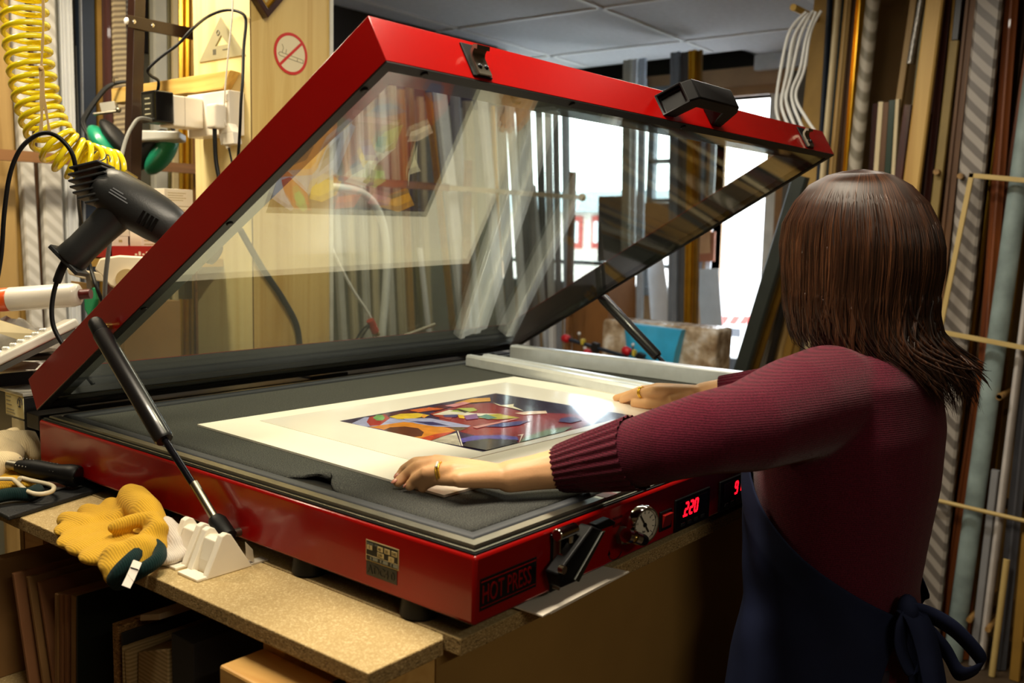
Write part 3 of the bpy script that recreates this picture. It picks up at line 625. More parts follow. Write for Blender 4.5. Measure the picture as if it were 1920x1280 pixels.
silv_or = P('m_silver_ornate', '#8d8a84', rough=0.35, metal=0.8, var=0.4, nscale=60, bs=1.0, bscale=120)
PROF = {  # (across -1..1, out of the rack 0..1)
 'flat': [(-1, 0), (1, 0), (1, 0.8), (0.8, 1), (-0.8, 1), (-1, 0.8)],
 'ogee': [(-1, 0), (1, 0), (1, 0.45), (0.75, 0.55), (0.45, 0.75), (0.2, 1.0), (-0.15, 1.0), (-0.35, 0.7), (-0.7, 0.6), (-1, 0.75)],
 'step': [(-1, 0), (1, 0), (1, 0.9), (0.6, 0.9), (0.5, 0.55), (-0.2, 0.55), (-0.3, 0.8), (-0.75, 0.8), (-0.8, 0.5), (-1, 0.5)],
 'round': [(-1, 0), (1, 0)] + [(math.cos(a), 0.15+0.85*math.sin(a)) for a in [PI*i/9 for i in range(10)]],
 'scoop': [(-1, 0), (1, 0), (1, 1), (0.75, 1.0), (0.45, 0.55), (0, 0.4), (-0.5, 0.5), (-0.85, 0.85), (-1, 0.85)]}
LAYERS = {}
def moulding(plane, a, b, wpx, mat, lab, prof='flat', depth=0.022, top=None, bot=None, name='picture_frame_moulding', cat='moulding', group=None, off=0.0, fit=True):
    """a length of moulding seen between pixels a and b of the photograph, standing in the rack plane"""
    ax, val = plane; f = onx if ax == 'x' else ony; val += off
    lay = LAYERS.setdefault(plane, [])
    def ends(v):
        A, B = f(a[0], a[1], v), f(b[0], b[1], v); d = (A-B).normalized()
        zt = CZ-0.06 if top is None else (A.z if top == 'a' else top); zb = 0.004 if bot is None else (B.z if bot == 'b' else bot)
        k = 1 if ax == 'x' else 0; w2 = wpx/FPX*(((A+B)/2-CAM).dot(RZ))*.485
        c = lambda z: (A+d*((z-A.z)/d.z))[k]
        return zb, zt, c, w2, v
    def clash(p, q):
        if abs(p[4]-q[4]) > 0.034: return False
        z0, z1 = max(p[0], q[0]), min(p[1], q[1])
        if z0 >= z1: return False
        e0, e1 = p[2](z0)-q[2](z0), p[2](z1)-q[2](z1)
        return e0*e1 < 0 or min(abs(e0), abs(e1)) < p[3]+q[3]
    for k_ in range(7 if fit else 1):
        me_ = ends(val+0.0345*k_)
        if not any(clash(me_, q) for q in lay): break
    val = me_[4]; lay.append(me_)
    A, B = f(a[0], a[1], val), f(b[0], b[1], val); d = (A-B).normalized()
    zt = CZ-0.06 if top is None else (A.z if top == 'a' else top)
    zb = 0.004 if bot is None else (B.z if bot == 'b' else bot)
    T_ = A + d*((zt-A.z)/d.z); B_ = A + d*((zb-A.z)/d.z)
    n = V((-1, 0, 0)) if ax == 'x' else V((0, -1, 0))
    s = d.cross(n).normalized(); mid = (A+B)/2; wm = .97*wpx/FPX*((mid-CAM).dot(RZ))/abs(s.dot(RX))/2
    ring = lambda p: [p + s*(u*wm) + n*(o*depth) for u, o in PROF[prof]]
    o = MB().loft([ring(B_), ring(T_)]).build(name, mat, smooth=30)
    return tag(o, lab, cat, group)
RR = ('x', 2.665); BR = ('y', 2.10)
right = [
 ((1550,10),(1526,230),36,tan2,'tan board end where the moulding rack meets the hanging hoses','flat',.012,0.03),
 ((1556,20),(1537,330),8,navy,'thin navy length at the tan board beside the hanging hoses','round',.02,0),
 ((1564,0),(1544,300),7,darkm,'thin black length next to the thin navy one','flat',.02,-.0),
 ((1573,0),(1549,270),9,cream_m,'thin cream length between thin black and thin teal ones','round',.02,0),
 ((1582,0),(1557,300),10,teal,'thin dark teal length between two pale ones','round',.022,0),
 ((1592,0),(1566,280),9,tan,'thin tan length beside the dark teal one','ogee',.02,0),
 ((1604,0),(1578,330),12,brown,'brown length between thin tan and bright gold ones','step',.024,0),
 ((1617,0),(1590,330),12,gold,'bright gold double-ridged length above the dark-haired head','ogee',.026,0),
 ((1638,0),(1603,320),20,stripe_tw,'white rope-striped length beside the bright gold one','round',.028,0),
 ((1645,195),(1637,318),9,redbr,'dark red short offcut, first of the short offcuts above the head','flat',.02,-.0,'a'),
 ((1655,192),(1646,318),8,cream_m,'cream short offcut among the short offcuts above the head','flat',.02,-.0,'a'),
 ((1665,193),(1657,318),9,brown,'brown short offcut between the cream and dark green ones','flat',.02,-.0,'a'),
 ((1676,189),(1668,312),10,dgreen,'dark green short offcut among the short offcuts above the head','flat',.02,-.0,'a'),
 ((1686,187),(1679,305),6,cream_m,'narrow cream short offcut beside the dark green one','flat',.02,-.0,'a'),
 ((1716,0),(1668,330),10,tan,'slanting tan length in front of the bare brown backboard','flat',.02,-.05),
 ((1729,0),(1708,120),11,silv_or,'ornate silver short length standing on dark red one','round',.02,-.05,None,'b'),
 ((1716,122),(1688,330),12,redbr,'dark red length below the ornate silver one','flat',.02,-.05,1.86),
 ((1738,0),(1702,330),6,olive,'thin olive length touching the knotty pine plank','flat',.02,-.05),
 ((1756,0),(1712,345),24,WOOD('m_knotty_pine','#d2ac62','#b98f48','z',0.5,stretch=20),'wide knotty pine plank rising behind the head','flat',.024,-.055),
 ((1775,0),(1740,330),16,redbr,'dark red length beside the knotty pine plank','ogee',.022,-.02),
 ((1788,0),(1754,330),6,tan,'thin tan length next to the dark red one past the pine plank','flat',.02,-.02),
 ((1801,0),(1793,76),10,darkm,'black short length hanging down over the khaki one','flat',.02,-.02,None,'b'),
 ((1792,78),(1767,290),13,P('m_khaki','#8d7740',rough=.6),'khaki length with rounded top under the black one','flat',.02,-.02,'a'),
 ((1811,0),(1787,330),12,brown,'plain brown length between khaki and ridged gold-brown ones','step',.022,0),
 ((1824,0),(1798,330),11,goldd,'ridged gold-brown length beside the grey striped one','step',.024,0),
 ((1858,0),(1826,320),36,stripe_grey,'wide grey length with slanting stripes','flat',.03,0),
 ((1884,0),(1852,320),16,brown,'dark brown length between grey striped and orange-brown ones','flat',.018,0),
 ((1878,190),(1862,320),5,gbright,'thin bright gold strip beside the orange-brown length','round',.03,-.01,'a'),
 ((1899,0),(1875,320),17,rust,'orange-brown ridged length above the pale frame corner','ogee',.024,0),
 ((1913,30),(1889,320),8,redbr,'narrow rust-red length past the orange-brown one','round',.024,0),
 ((1913,330),(1807,1090),27,marble,'round blue-grey marbled length beside the bare brown panel','round',.03,0),
 ((1916,640),(1836,1280),11,P('m_chalk','#cfc8c2',rough=.5),'narrow chalk-white length low in the rack','round',.028,0),
 ((1862,560),(1795,1000),13,rust,'rust-brown length along the blue-grey marbled one','step',.026,0),
 ((1842,560),(1765,1100),16,brown,'dark brown ridged length two from the blue-grey marbled one','step',.026,0),
 ((1868,880),(1828,1220),10,grey_m,'short plain grey length between blue-grey and chalk-white ones','flat',.02,0,'a'),
 ((1888,640),(1838,1080),12,ochre,'ochre length behind the chalk-white one','flat',.014,.02),
 ((1930,700),(1872,1280),18,P('m_slate','#55565c',rough=.4),'slate grey length beyond the chalk-white one','ogee',.026,0),
 ((1765,345),(1738,640),12,goldd,'gold-brown ridged length showing beside the hair','step',.026,0),
 ((1786,345),(1752,660),15,brown,'ridged brown length between hair and pale frame','step',.026,0),
 ((1928,1000),(1903,1280),14,ochre,'short ochre length at the floor beyond the slate one','flat',.02,-.03,'a'),
]
RANK = [0]
def rank(w=10): RANK[0] += 1; return 0.0 if w <= 9 else (0.029 if w <= 13 else 0.058)
FRONT = {m_.name for m_ in (gold, gbright, goldd, cream_m, whit, stripe_grey, stripe_tw, stripe_wh, stripe_cr, marble, rust, navy)} | {'m_knotty_pine', 'm_chalk', 'm_khaki', 'm_silver_ornate'}
pri = lambda m_, w_: (0 if m_.name in FRONT else 1, -w_)
for r in sorted(right, key=lambda r: pri(r[3], r[2])):
    a, b, wpx, mat, lab, prof, dep, off = r[:8]
    moulding(RR, a, b, wpx, mat, lab, prof, dep, r[8] if len(r) > 8 else None, r[9] if len(r) > 9 else None, group='mouldings in the rack behind the woman', off=off if off < -.015 else -.01)
sgm = next(o for o in SC.objects if o.get('label') == 'wide grey length with slanting stripes')
tc0 = onx(1806, 500, 2.645); MB().box((2.643, tc0.y-.013, tc0.z-.036), (2.6452, tc0.y+.013, tc0.z+.036)).build('paper_tag', P('tag_paper', '#b9b0a4', rough=0.7), sgm)
MB().box((2.6424, tc0.y-.003, tc0.z-.014), (2.6429, tc0.y+.003, tc0.z+.014)).build('tag_mark', P('tag_ink', '#3a3532'), bpy.data.objects['paper_tag'])
# rails and pegs of that rack
rk = thing('moulding_rack', (2.70, -0.8, 0), 'dark railed moulding rack with wooden pegs along the brown wall', 'rack')
railm = P('rack_rail_dark', '#2b2016', rough=0.6, var=0.2)
for z0 in (0.505, 1.59): box('rail', (2.925, -2.55, z0-0.012), (2.9495, 0.68, z0+0.012), railm, rk)
pegm = WOOD('peg_wood', '#a9824a', '#7c5a2c', 'x', 1.2)
for x, y in [(1800,735),(1830,738),(1867,744),(1910,750),(1692,742),(1817,1162),(1885,1190),(1852,1180),(1755,322),(1800,330),(1905,345)]:
    p = onx(x, y, 2.60)
    for k_ in range(60):
        yy = p.y+.003*((k_+1)//2)*(1 if k_ % 2 else -1)
        if not any(q[0] < p.z < q[1] and abs(q[2](p.z)-yy) < q[3]*1.1+.013 for q in LAYERS[RR]): p.y = yy; break
    MB().tube([p+V((0.0, 0, 0)), V((2.949, p.y, p.z))], 0.0095, 10).build('peg', pegm, rk, smooth=50)
# pale empty frame hung over the pegs, a thin stick across and one leaning below
fp = [onx(1818, 324, 2.585), onx(1757, 625, 2.585)]; u1 = (fp[1]-fp[0]); u2 = V((0, -1, 0.0))
m = MB(); c0 = fp[0]
Lz = u1.length; du = u1.normalized(); dv = V((0, -1, 0)) ; dv = (dv-du*dv.dot(du)).normalized(); nn = du.cross(dv)
wd = 0.0075
for (o, dd, L, ww) in [(c0, du, Lz, dv), (c0, dv, 0.30, du), (c0+du*Lz, dv, 0.30, -du), (c0+dv*0.30, du, Lz, -dv)]:
    m.obox(o+dd*(L/2)+ww*wd, dd*(L/2), ww*wd, nn*0.006)
tag(m.build('frame_sample', pale, bevel=0.001), 'thin pale wood frame hung over the rack pegs', 'frame')
def stick(a, b, xpl, r, mat, lab, name='wooden_stick'):
    A, B = onx(*a, xpl), onx(*b, xpl); A2 = A-(B-A)*0.35; B2 = B+(B-A)*0.25
    return tag(MB().tube([A2, B2], r, 8).build(name, mat, smooth=50), lab, 'stick')
stick((1758, 938), (1920, 976), 2.595, 0.0072, pale, 'thin pale stick lying across the rack pegs')
moulding(RR, (1888,1048), (1858,1280), 9, pale, 'thin pale stick standing low in front of the rack', 'round', .012, 'a', name='wooden_stick', cat='stick', off=-.06)
# clear hoses hanging from a yellow peg at the end of the rack
hm = P('clear_hose', '#e9e9e2', rough=0.25, var=0.05, trans=0.0)
pk = onx(1500, 20, 2.56); hs = thing('hose_hank', pk, 'hank of clear plastic hoses hanging from a yellow peg', 'hose')
hsp = [[(1512,22),(1480,60),(1462,140),(1455,200),(1462,232)], [(1516,24),(1488,70),(1475,140),(1465,195),(1480,240)], [(1520,26),(1500,70),(1484,140),(1474,190),(1494,244)], [(1530,22),(1512,70),(1500,130),(1484,180),(1505,240),(1520,262)], [(1540,20),(1520,60),(1508,130),(1492,180),(1512,222),(1535,255)], [(1525,20),(1494,60),(1479,130),(1470,170),(1488,230)]]
for k, s_ in enumerate(hsp):
    MB().tube(smoothpath([onx(x, y, 2.53+0.008*k) for x, y in s_], 8), 0.0056, 8).build('hose', hm, hs, smooth=60)
MB().tube([pk+V((-0.06, 0, 0)), V((2.949, pk.y, pk.z))], 0.012, 12).build('peg', P('peg_yellow', '#caa13c', rough=0.5), hs, smooth=40)
# lengths leaning at the end of the rack, towards the doorway
lean = [((1505,330),(1392,700),22,P('m_black_green','#2a2f2b',rough=.4),'tall black-green length leaning beside the doorway','flat',.03,0.0),
 ((1500,420),(1413,700),12,goldd,'dull gold length leaning against the black-green one','ogee',.026,.0),
 ((1496,440),(1428,690),10,greyl,'pale grey length leaning beside the dull gold one','round',.026,.0),
 ((1447,560),(1436,610),6,P('m_mirror','#dfe6f2',rough=.15,metal=.9),'short mirror-bright strip leaning near the doorway','flat',.02,-.035,'a','b'),
 ((1497,470),(1440,700),9,darkm,'thin black length leaning in front of the pine one','flat',.02,-.0),
 ((1509,480),(1455,690),16,tan,'pine length leaning nearest the face','flat',.022,.0),
 ((1522,480),(1473,690),12,ochre,'ochre length leaning just behind the face','flat',.022,.0)]
LN = [r[4] for r in lean]
for r in lean:
    moulding(('x', 2.45), *r[:5], r[5], r[6], r[8] if len(r) > 8 else 'a', r[9] if len(r) > 9 else None, group='lengths leaning at the doorway', off=r[7]+.03*LN.index(r[4])-.03)
# ---------------------------------------------------------------- back rack seen through the glass and beside the column
G1 = 'mouldings in the back rack seen through the glass'
back = [
 ((619,277),(641,640),9,greyl,'pale grey length just past the timber column, seen through the glass','flat',.02,0),
 ((645,250),(664,640),12,beige,'beige length one along from the pale grey one past the column','ogee',.024,0),
 ((668,200),(686,640),9,greyl,'pale grey length half hidden by the crossing clear strip','step',.022,0),
 ((690,180),(704,640),14,beige,'wide beige length behind the clear hose','ogee',.024,0),
 ((712,190),(733,640),10,greyl,'pale grey length beside the clear hose','flat',.02,0),
 ((731,190),(752,640),10,beige,'narrow beige length past the clear hose','step',.024,0),
 ((748,190),(768,640),9,ochre,'ochre length deep in the back rack','step',.022,0),
 ((767,190),(786,640),11,olive,'olive length deep in the back rack','ogee',.022,0),
 ((785,190),(803,640),8,beige,'beige length beside the thin gold one','flat',.02,0),
 ((801,195),(826,430),5,gold,'thin gold length beside the wide white one','round',.03,-.012),
 ((785,465),(803,630),5,whit,'thin white short length standing below the thin gold one','round',.02,-.03,'a'),
 ((822,183),(871,625),17,whit,'widest white length, crossing the brown rail end','flat',.026,-.03),
 ((852,190),(872,560),16,grey_m,'grey length behind the widest white one','ogee',.022,.0),
 ((874,200),(893,600),13,beige,'beige length between the two big white ones','flat',.022,0),
 ((881,390),(893,600),4,whit,'thin white short length below the pale rail','round',.018,-.03,'a'),
 ((902,199),(938,617),11,whit,'second widest white length in the back rack','flat',.026,-.025),
 ((921,200),(938,560),5,gold,'thin gold length between two white ones','round',.02,.0),
 ((936,210),(955,600),12,grey_m,'grey length between two white ones','step',.022,.0),
 ((952,203),(977,582),9,whit,'narrow white length beyond the second widest white one','flat',.026,-.02),
 ((972,215),(988,600),12,P('m_grey_dark','#5a5a5c',rough=.5),'dark grey length near the end of the rail','flat',.02,0),
 ((988,220),(1003,600),10,grey_m,'mid grey length near the end of the rail','ogee',.022,0),
 ((996,347),(1018,600),7,whit,'white short length with its top at the rail','flat',.02,-.03,'a'),
 ((1008,222),(1020,600),9,P('m_grey_dark','#5a5a5c'),'dark grey length next to the mid grey one','step',.02,0),
 ((1024,222),(1031,574),8,whit,'slim white length second from the window','flat',.024,-.02),
 ((1040,222),(1046,580),9,grey_m,'grey length between the two slim white ones','ogee',.022,0),
 ((1057,226),(1061,560),9,P('m_blue_white','#c3d2e4',rough=.4),'slim bluish white length at the window edge','flat',.024,-.02),
]
for r in sorted(back, key=lambda r: pri(r[3], r[2])):
    moulding(BR, *r[:5], r[5], r[6], r[8] if len(r) > 8 else (2.03 if r[0][0] > 940 else 1.94)+0.04*((int(r[0][0])*7) % 5)/5, None, group=G1, off=r[7] if r[7] < -.015 else 0.0)
G2 = 'mouldings in the back rack beside the column'
left = [
 ((-8,60),(10,530),26,tan,'tan board at the edge of the back rack behind the coiled hose','flat',.02,0),
 ((14,60),(40,537),14,tan2,'tan length between board and white striped one','flat',.02,0),
 ((29,40),(58,537),16,stripe_wh,'white striped length seen through the top coils','flat',.026,-.02),
 ((60,60),(77,537),12,brown,'brown length next to the white striped one','ogee',.02,0),
 ((78,0),(99,537),24,stripe_wh,'widest white striped length behind the yellow coils','flat',.026,0),
 ((101,0),(119,537),15,greyl,'pale grey length just beside the yellow coils','step',.024,0),
 ((118,0),(134,537),13,whit,'white length between pale grey and black ones','step',.024,0),
 ((132,0),(143,537),9,darkm,'black length beside the white one past the coils','flat',.03,0),
 ((142,0),(152,537),3,P('m_silver_line','#b9bcc2',rough=.3,metal=.8),'hairline silver strip between black and navy lengths','round',.034,0),
 ((155,0),(165,537),20,navy,'wide navy length beside the silver hairline','flat',.028,0),
 ((176,0),(184,537),7,goldd,'thin dull gold length between navy and brown','flat',.03,0),
 ((195,0),(205,537),22,redbr,'wide dark brown length beside the dull gold one','ogee',.024,0),
 ((216,0),(226,537),18,stripe_cr,'cream cross-hatched length near the dark upright','flat',.026,0),
 ((238,0),(246,537),17,stripe_dg,'dark cross-hatched length next to the dark upright','flat',.026,0),
 ((293,0),(297,537),18,greyl,'pale grey-green length just inside the dark upright','flat',.026,0),
 ((283,60),(287,537),6,olive,'thin olive length at the dark upright','flat',.03,0),
 ((309,0),(312,537),8,olive,'olive length below the steel cross bar','round',.022,0),
 ((322,0),(324,537),8,cream_m,'cream length amid the gold ones by the column','flat',.022,0),
 ((333,0),(335,537),9,gbright,'brightest gold length near the column','round',.024,0),
 ((345,0),(346,537),8,gold,'gold length beside the brightest gold one','round',.024,0),
 ((354,0),(355,537),7,goldd,'dull gold length closest to the column','round',.024,0),
 ((366,0),(367,537),10,redbr,'dark red-brown length touching the column edge','flat',.022,0),
]
for r in sorted(left, key=lambda r: pri(r[3], r[2])): moulding(BR, *r[:5], r[5], r[6], None, None, group=G2, off=0.0)
rk2 = thing('moulding_rack', (1.0, 2.0, 0), 'wooden railed moulding rack along the pale back wall', 'rack')
rw = WOOD('rack_rail_wood', '#8a6038', '#5f3e20', 'x', 0.8); rl = WOOD('rack_rail_pale', '#b9a582', '#97805a', 'x', 0.8)
a, b = ony(838, 352, 2.0), ony(1085, 373, 2.0)
box('rail', (-1.2, 1.985, a.z-0.014), (a.x, 2.005, a.z+0.014), rw, rk2); box('rail', (a.x, 1.987, a.z-0.010), (b.x, 2.003, a.z+0.010), rl, rk2)
MB().ball((b.x, 1.98, a.z), 0.019, 16).build('rail_knob', P('knob_yellow', '#e0c040', rough=0.4), rk2, smooth=180)
for x in (-1.1, 0.05, 0.97, 2.2, b.x-0.03): box('upright', (x-0.015, 2.0052, 0), (x+0.015, 2.025, 1.70), rw, rk2)
box('rail', (-1.2, 1.985, 0.42), (b.x, 2.005, 0.46), rw, rk2)
# dark upright with its bolted cross bar
ur = thing('steel_upright', (0.46, 1.45, 0), 'dark brown steel upright with a bolted cross bar', 'upright')
dbr = P('steel_brown', '#2a1710', rough=0.35, metal=0.2, var=0.15, coat=0.2)
pt, pb = ony(263, 0, 1.45), ony(251, 460, 1.45); d = (pt-pb).normalized(); q = pb+d*((0.0-pb.z)/d.z); q2 = pb+d*((CZ-pb.z)/d.z)
m = MB(); hw = 0.0135
m.loft([[c+V((-hw, 0, 0)), c+V((hw, 0, 0)), c+V((hw, 0.03, 0)), c+V((-hw, 0.03, 0))] for c in (q, q2)]); m.build('post', dbr, ur, bevel=0.001)
zb_ = ony(240, 40, 1.447).z; m = MB(); m.box((0.437, 1.443, zb_-0.0135), (0.92, 1.4495, zb_+0.0135)); cb = m.build('cross_bar', dbr, ur, bevel=0.001)
for px_ in (251, 286): p = ony(px_, 43, 1.443); MB().lathe([(0.0045, 0), (0.0045, 0.002), (0.0025, 0.0035)], (p.x, 1.4430, zb_+0.001), (0, -1, 0), 14).build('bolt', chrome, cb, smooth=40)
MB().lathe([(0.008, 0), (0.007, 0.003), (0.002, 0.006)], (0.437, 1.4462, zb_), (-1, 0, 0), 16).build('end_cap', P('cap_white', '#d9d9d9', rough=0.3), cb, smooth=40)
# ---------------------------------------------------------------- shop end: what stands before the window
def slab(name, px, X, th, mat, lab, cat, zb=0.004, grp=None):
    """upright sheet facing the camera side, outline from pixels, standing at X"""
    ys = [onx(x, y, X) for x, y in px]; m = MB(); m.prism([V((X, p.y, max(p.z, zb))) for p in ys], (th, 0, 0))
    return tag(m.build(name, mat, bevel=0.002), lab, cat, grp)
slab('grey_board', [(1120,490),(1122,368),(1195,366),(1193,488)], 3.955, 0.012, P('board_taupe', '#655b55', rough=0.7), 'taupe board propped on the window rail', 'board')
slab('cardboard_sheet', [(1200,380),(1332,382),(1332,474),(1200,482)], 3.952, 0.015, P('panel_card', '#b98a60', rough=0.8), 'brown cardboard sheet propped on the rail below the window panes', 'board')
slab('white_board', [(1213,500),(1240,470),(1250,540),(1250,1700),(1213,1700)], 3.5, 0.01, whit, 'white board standing on the floor below the window rail', 'board')
slab('pale_board', [(1306,505),(1346,503),(1340,1700),(1300,1700)], 3.85, 0.012, whit, 'pale board standing beside the doorway', 'board')
slab('wrapped_board', [(1302,438),(1340,434),(1338,490),(1302,491)], 3.955, 0.015, P('panel_redbrown', '#9a5a3a', rough=0.7), 'small red-brown board on top of the pale board beside the doorway', 'board')
for a, b, wpx, mat, lab, X in [((1178,120),(1172,640),14,greyl,'pale grey length standing before the shop window',3.45), ((1192,120),(1186,640),8,whit,'white length between pale grey and bluish ones at the window',3.45), ((1206,120),(1200,640),12,P('m_blue_white','#c3d2e4'),'bluish white length standing before the window panes',3.45),
   ((1268,100),(1262,640),16,P('m_grey_blue','#7f8894',rough=.5),'grey-blue length making the first of the window post group',3.4), ((1287,100),(1278,640),18,P('m_grey_dark','#5a5a5c'),'dark grey length in the window post group',3.42), ((1300,100),(1290,640),12,gold,'gold length in the window post group',3.40), ((1313,100),(1304,640),9,goldd,'dull gold length in the window post group',3.42)]:
    moulding(('x', X), a, b, wpx, mat, lab, 'step', .022, group='lengths standing at the shop window')
for X, pts, mat, lab in [(3.97, [(1183,150),(1210,148),(1210,185),(1183,187)], wf, 'white picture frame high above the shop window')]:
    p = [onx(x, y, X) for x, y in pts]; m = MB()
    for i in range(4):
        a, b = p[i], p[(i+1) % 4]; d = (b-a); m.obox((a+b)/2, d/2, V((0.008, 0, 0)), d.normalized().cross(V((1, 0, 0)))*0.010)
    tag(m.build('white_frame_sample', mat), lab, 'frame')
struct(box('trim_6', (3.93, 1.95, 2.16), (4.0, 3.3, 2.21), wf))
m = MB(); p0 = onx(1505, 131, 3.2); p1 = onx(1560, 330, 3.2)
tag(MB().box((3.2, p1.y, 0.0), (3.23, p0.y+0.06, p0.z)).build('grey_cabinet_board', P('board_grey', '#5b564e', rough=0.7)), 'tall grey board beyond the hanging hoses', 'board')
# crate with bubble wrap, blue bag and red-tipped clamps
XB = 2.75
def bp(x, y, X=XB): return onx(x, y, X)
tb0 = bp(1050, 720); tb1 = bp(1330, 720)
tbl = thing('packing_table', (XB+0.2, (tb0.y+tb1.y)/2, 0), 'low table behind the press holding wrapped parcel and clamps', 'table')
zt_ = bp(1150, 712).z
box('table_top', (XB-0.12, tb1.y-0.05, zt_-0.03), (XB+0.5, tb0.y+0.0, zt_), tan2, tbl)
for xx in (XB-0.10, XB+0.46):
    for yy in (tb1.y-0.03, tb0.y-0.04): box('leg', (xx, yy, 0), (xx+0.03, yy+0.03, zt_-0.03), tan2, tbl)
def wrapm():
    m, nt, b = new_mat('bubble_wrap_film'); v = coords(nt); vo = nd(nt, 'ShaderNodeTexVoronoi', Scale=45.0); nt.links.new(v, vo.inputs['Vector'])
    n = nd(nt, 'ShaderNodeTexNoise', Scale=14.0, Detail=4.0); nt.links.new(v, n.inputs['Vector'])
    nt.links.new(ramp(nt, n.outputs['Fac'], [(0.35, hexlin('#947a5c')), (0.52, hexlin('#c9b498')), (0.65, hexlin('#f0e8dc'))]), b.inputs['Base Color'])
    b.inputs['Roughness'].default_value = 0.2; bump(nt, b, vo.outputs['Distance'], 0.8, 0.004); return m
wm_ = wrapm()
q = [bp(1100, 600), bp(1318, 620), bp(1312, 708), bp(1095, 706)]
m = MB(); m.prism([V((XB+0.12, p.y, max(p.z, zt_+0.001))) for p in q], (0.16, 0, 0))
tag(m.build('wrapped_parcel', wm_, bevel=0.02, seg=3, smooth=60), 'brown parcel in shiny bubble wrap on the low table', 'parcel')
q = [bp(1150, 606), bp(1260, 621), bp(1240, 716), bp(1170, 716)]
m = MB(); nx2 = 8; rings = []
for i in range(9):
    t = i/8; a = q[0].lerp(q[1], t); b = q[3].lerp(q[2], t); bul = 0.018*math.sin(PI*t)+0.008*math.sin(7*t)
    rings.append([V((XB+0.085-bul, a.y, a.z)), V((XB+0.07-bul*1.4, (a.y*0.6+b.y*0.4), (a.z*0.6+b.z*0.4))), V((XB+0.075-bul, b.y, max(b.z, zt_+0.001))), V((XB+0.115, b.y, max(b.z, zt_+0.001))), V((XB+0.115, a.y, a.z))])
tag(m.loft(rings).build('blue_bag', P('bag_blue', '#3bb4e6', rough=0.35, var=0.12), smooth=50), 'bright blue plastic bag propped on the wrapped parcel', 'bag')
def clamp(px, lab, fl):
    a, b = bp(*px[0], XB), bp(*px[1], XB); a.x = b.x = XB-0.02+fl; d = (b-a).normalized()
    t = thing('bar_clamp', (a+b)/2, lab, 'clamp', 'bar clamps on the low table')
    MB().tube([a, b], 0.009, 8).build('bar', navy, t, smooth=40)
    MB().tube([a-d*0.02, a-d*0.012, a+d*0.012, a+d*0.02], [0.012, 0.019, 0.019, 0.012], 12).build('end_cap', P('cap_red', '#c01824', rough=0.4), t, smooth=50)
    mpt = (a+b)/2
    MB().obox(mpt, d*0.016, V((0.014, 0, 0)), d.cross(V((1, 0, 0)))*0.022).build('jaw', darkm, t, bevel=0.003)
    c2 = a.lerp(b, 0.22); MB().tube([c2, c2+V((0, 0, 0.035))], 0.004, 8).build('screw', steel, t); MB().ball(c2+V((0, 0, 0.04)), 0.008, 10).build('knob', whit, t, smooth=180)
    c3 = a.lerp(b, 0.30); MB().obox(c3+V((-0.004, 0, 0.010)), d*0.006, V((0.010, 0, 0)), V((0, 0, 0.012))).build('yellow_pad', P('pad_yellow', '#d9c340', rough=0.5), t)
q = [bp(1112, 668, 2.66), bp(1246, 690, 2.66), bp(1246, 712, 2.66), bp(1112, 712, 2.66)]
tag(MB().prism([V((XB-.11, p.y, max(p.z, zt_+.001))) for p in q], (.085, 0, 0)).build('dark_box', navy, bevel=.004), 'dark navy box under the red-capped bar clamps', 'box')
clamp(((1066, 634), (1180, 668)), 'bar clamp whose red cap points to the back rack', 0.0)
clamp(((1188, 656), (1240, 682)), 'bar clamp with its red cap in front of the blue bag', -0.035)
clamp(((1120, 660), (1100, 690)), 'small bar clamp lying between the two red-capped ends', -0.06)
slab('brown_box_side', [(1065,555),(1140,500),(1140,690),(1065,690)], 3.1, 0.25, P('box_brown', '#8a5c2c', rough=0.8), 'plain brown box behind the bar clamps', 'box')
# ---------------------------------------------------------------- sheet and print on the bed
ZS = ZT + 0.0055
sheet_m = P('mount_sheet', '#f4eee2', rough=0.55, var=0.015); print_m = P('print_paper', '#f9f3ec', rough=0.18, coat=0.2, var=0.015)
c1 = onz(370, 795, ZS); c2 = onz(948, 708, ZS); ux = (c2-c1); LX = 0.762; ux = ux.normalized(); uy = V((ux.y, -ux.x, 0))
A0 = c1; Bq = c1+ux*LX; Cq = Bq+uy*0.562; Dq = A0+uy*0.562
tag(MB().prism([V((p.x, p.y, ZS-0.0030)) for p in (A0, Bq, Cq, Dq)], (0, 0, 0.0030)).build('mount_sheet', sheet_m), 'large cream mount sheet lying flat on the grey foam bed', 'sheet')
ZP = ZS + 0.0009
pc = onz(487, 788, ZP); pa = [pc, pc+ux*0.60, pc+ux*0.60+uy*0.415, pc+uy*0.415]
pr_ = tag(MB().prism([V((p.x, p.y, ZS+0.0001)) for p in pa], (0, 0, 0.0008)).build('art_print', print_m), 'glossy print of a colourful abstract picture on the cream mount sheet', 'print')
AL, AT, AB = onz(636, 789, ZP), onz(930, 737, ZP), onz(905, 847, ZP); AR = AT+(AB-AL)
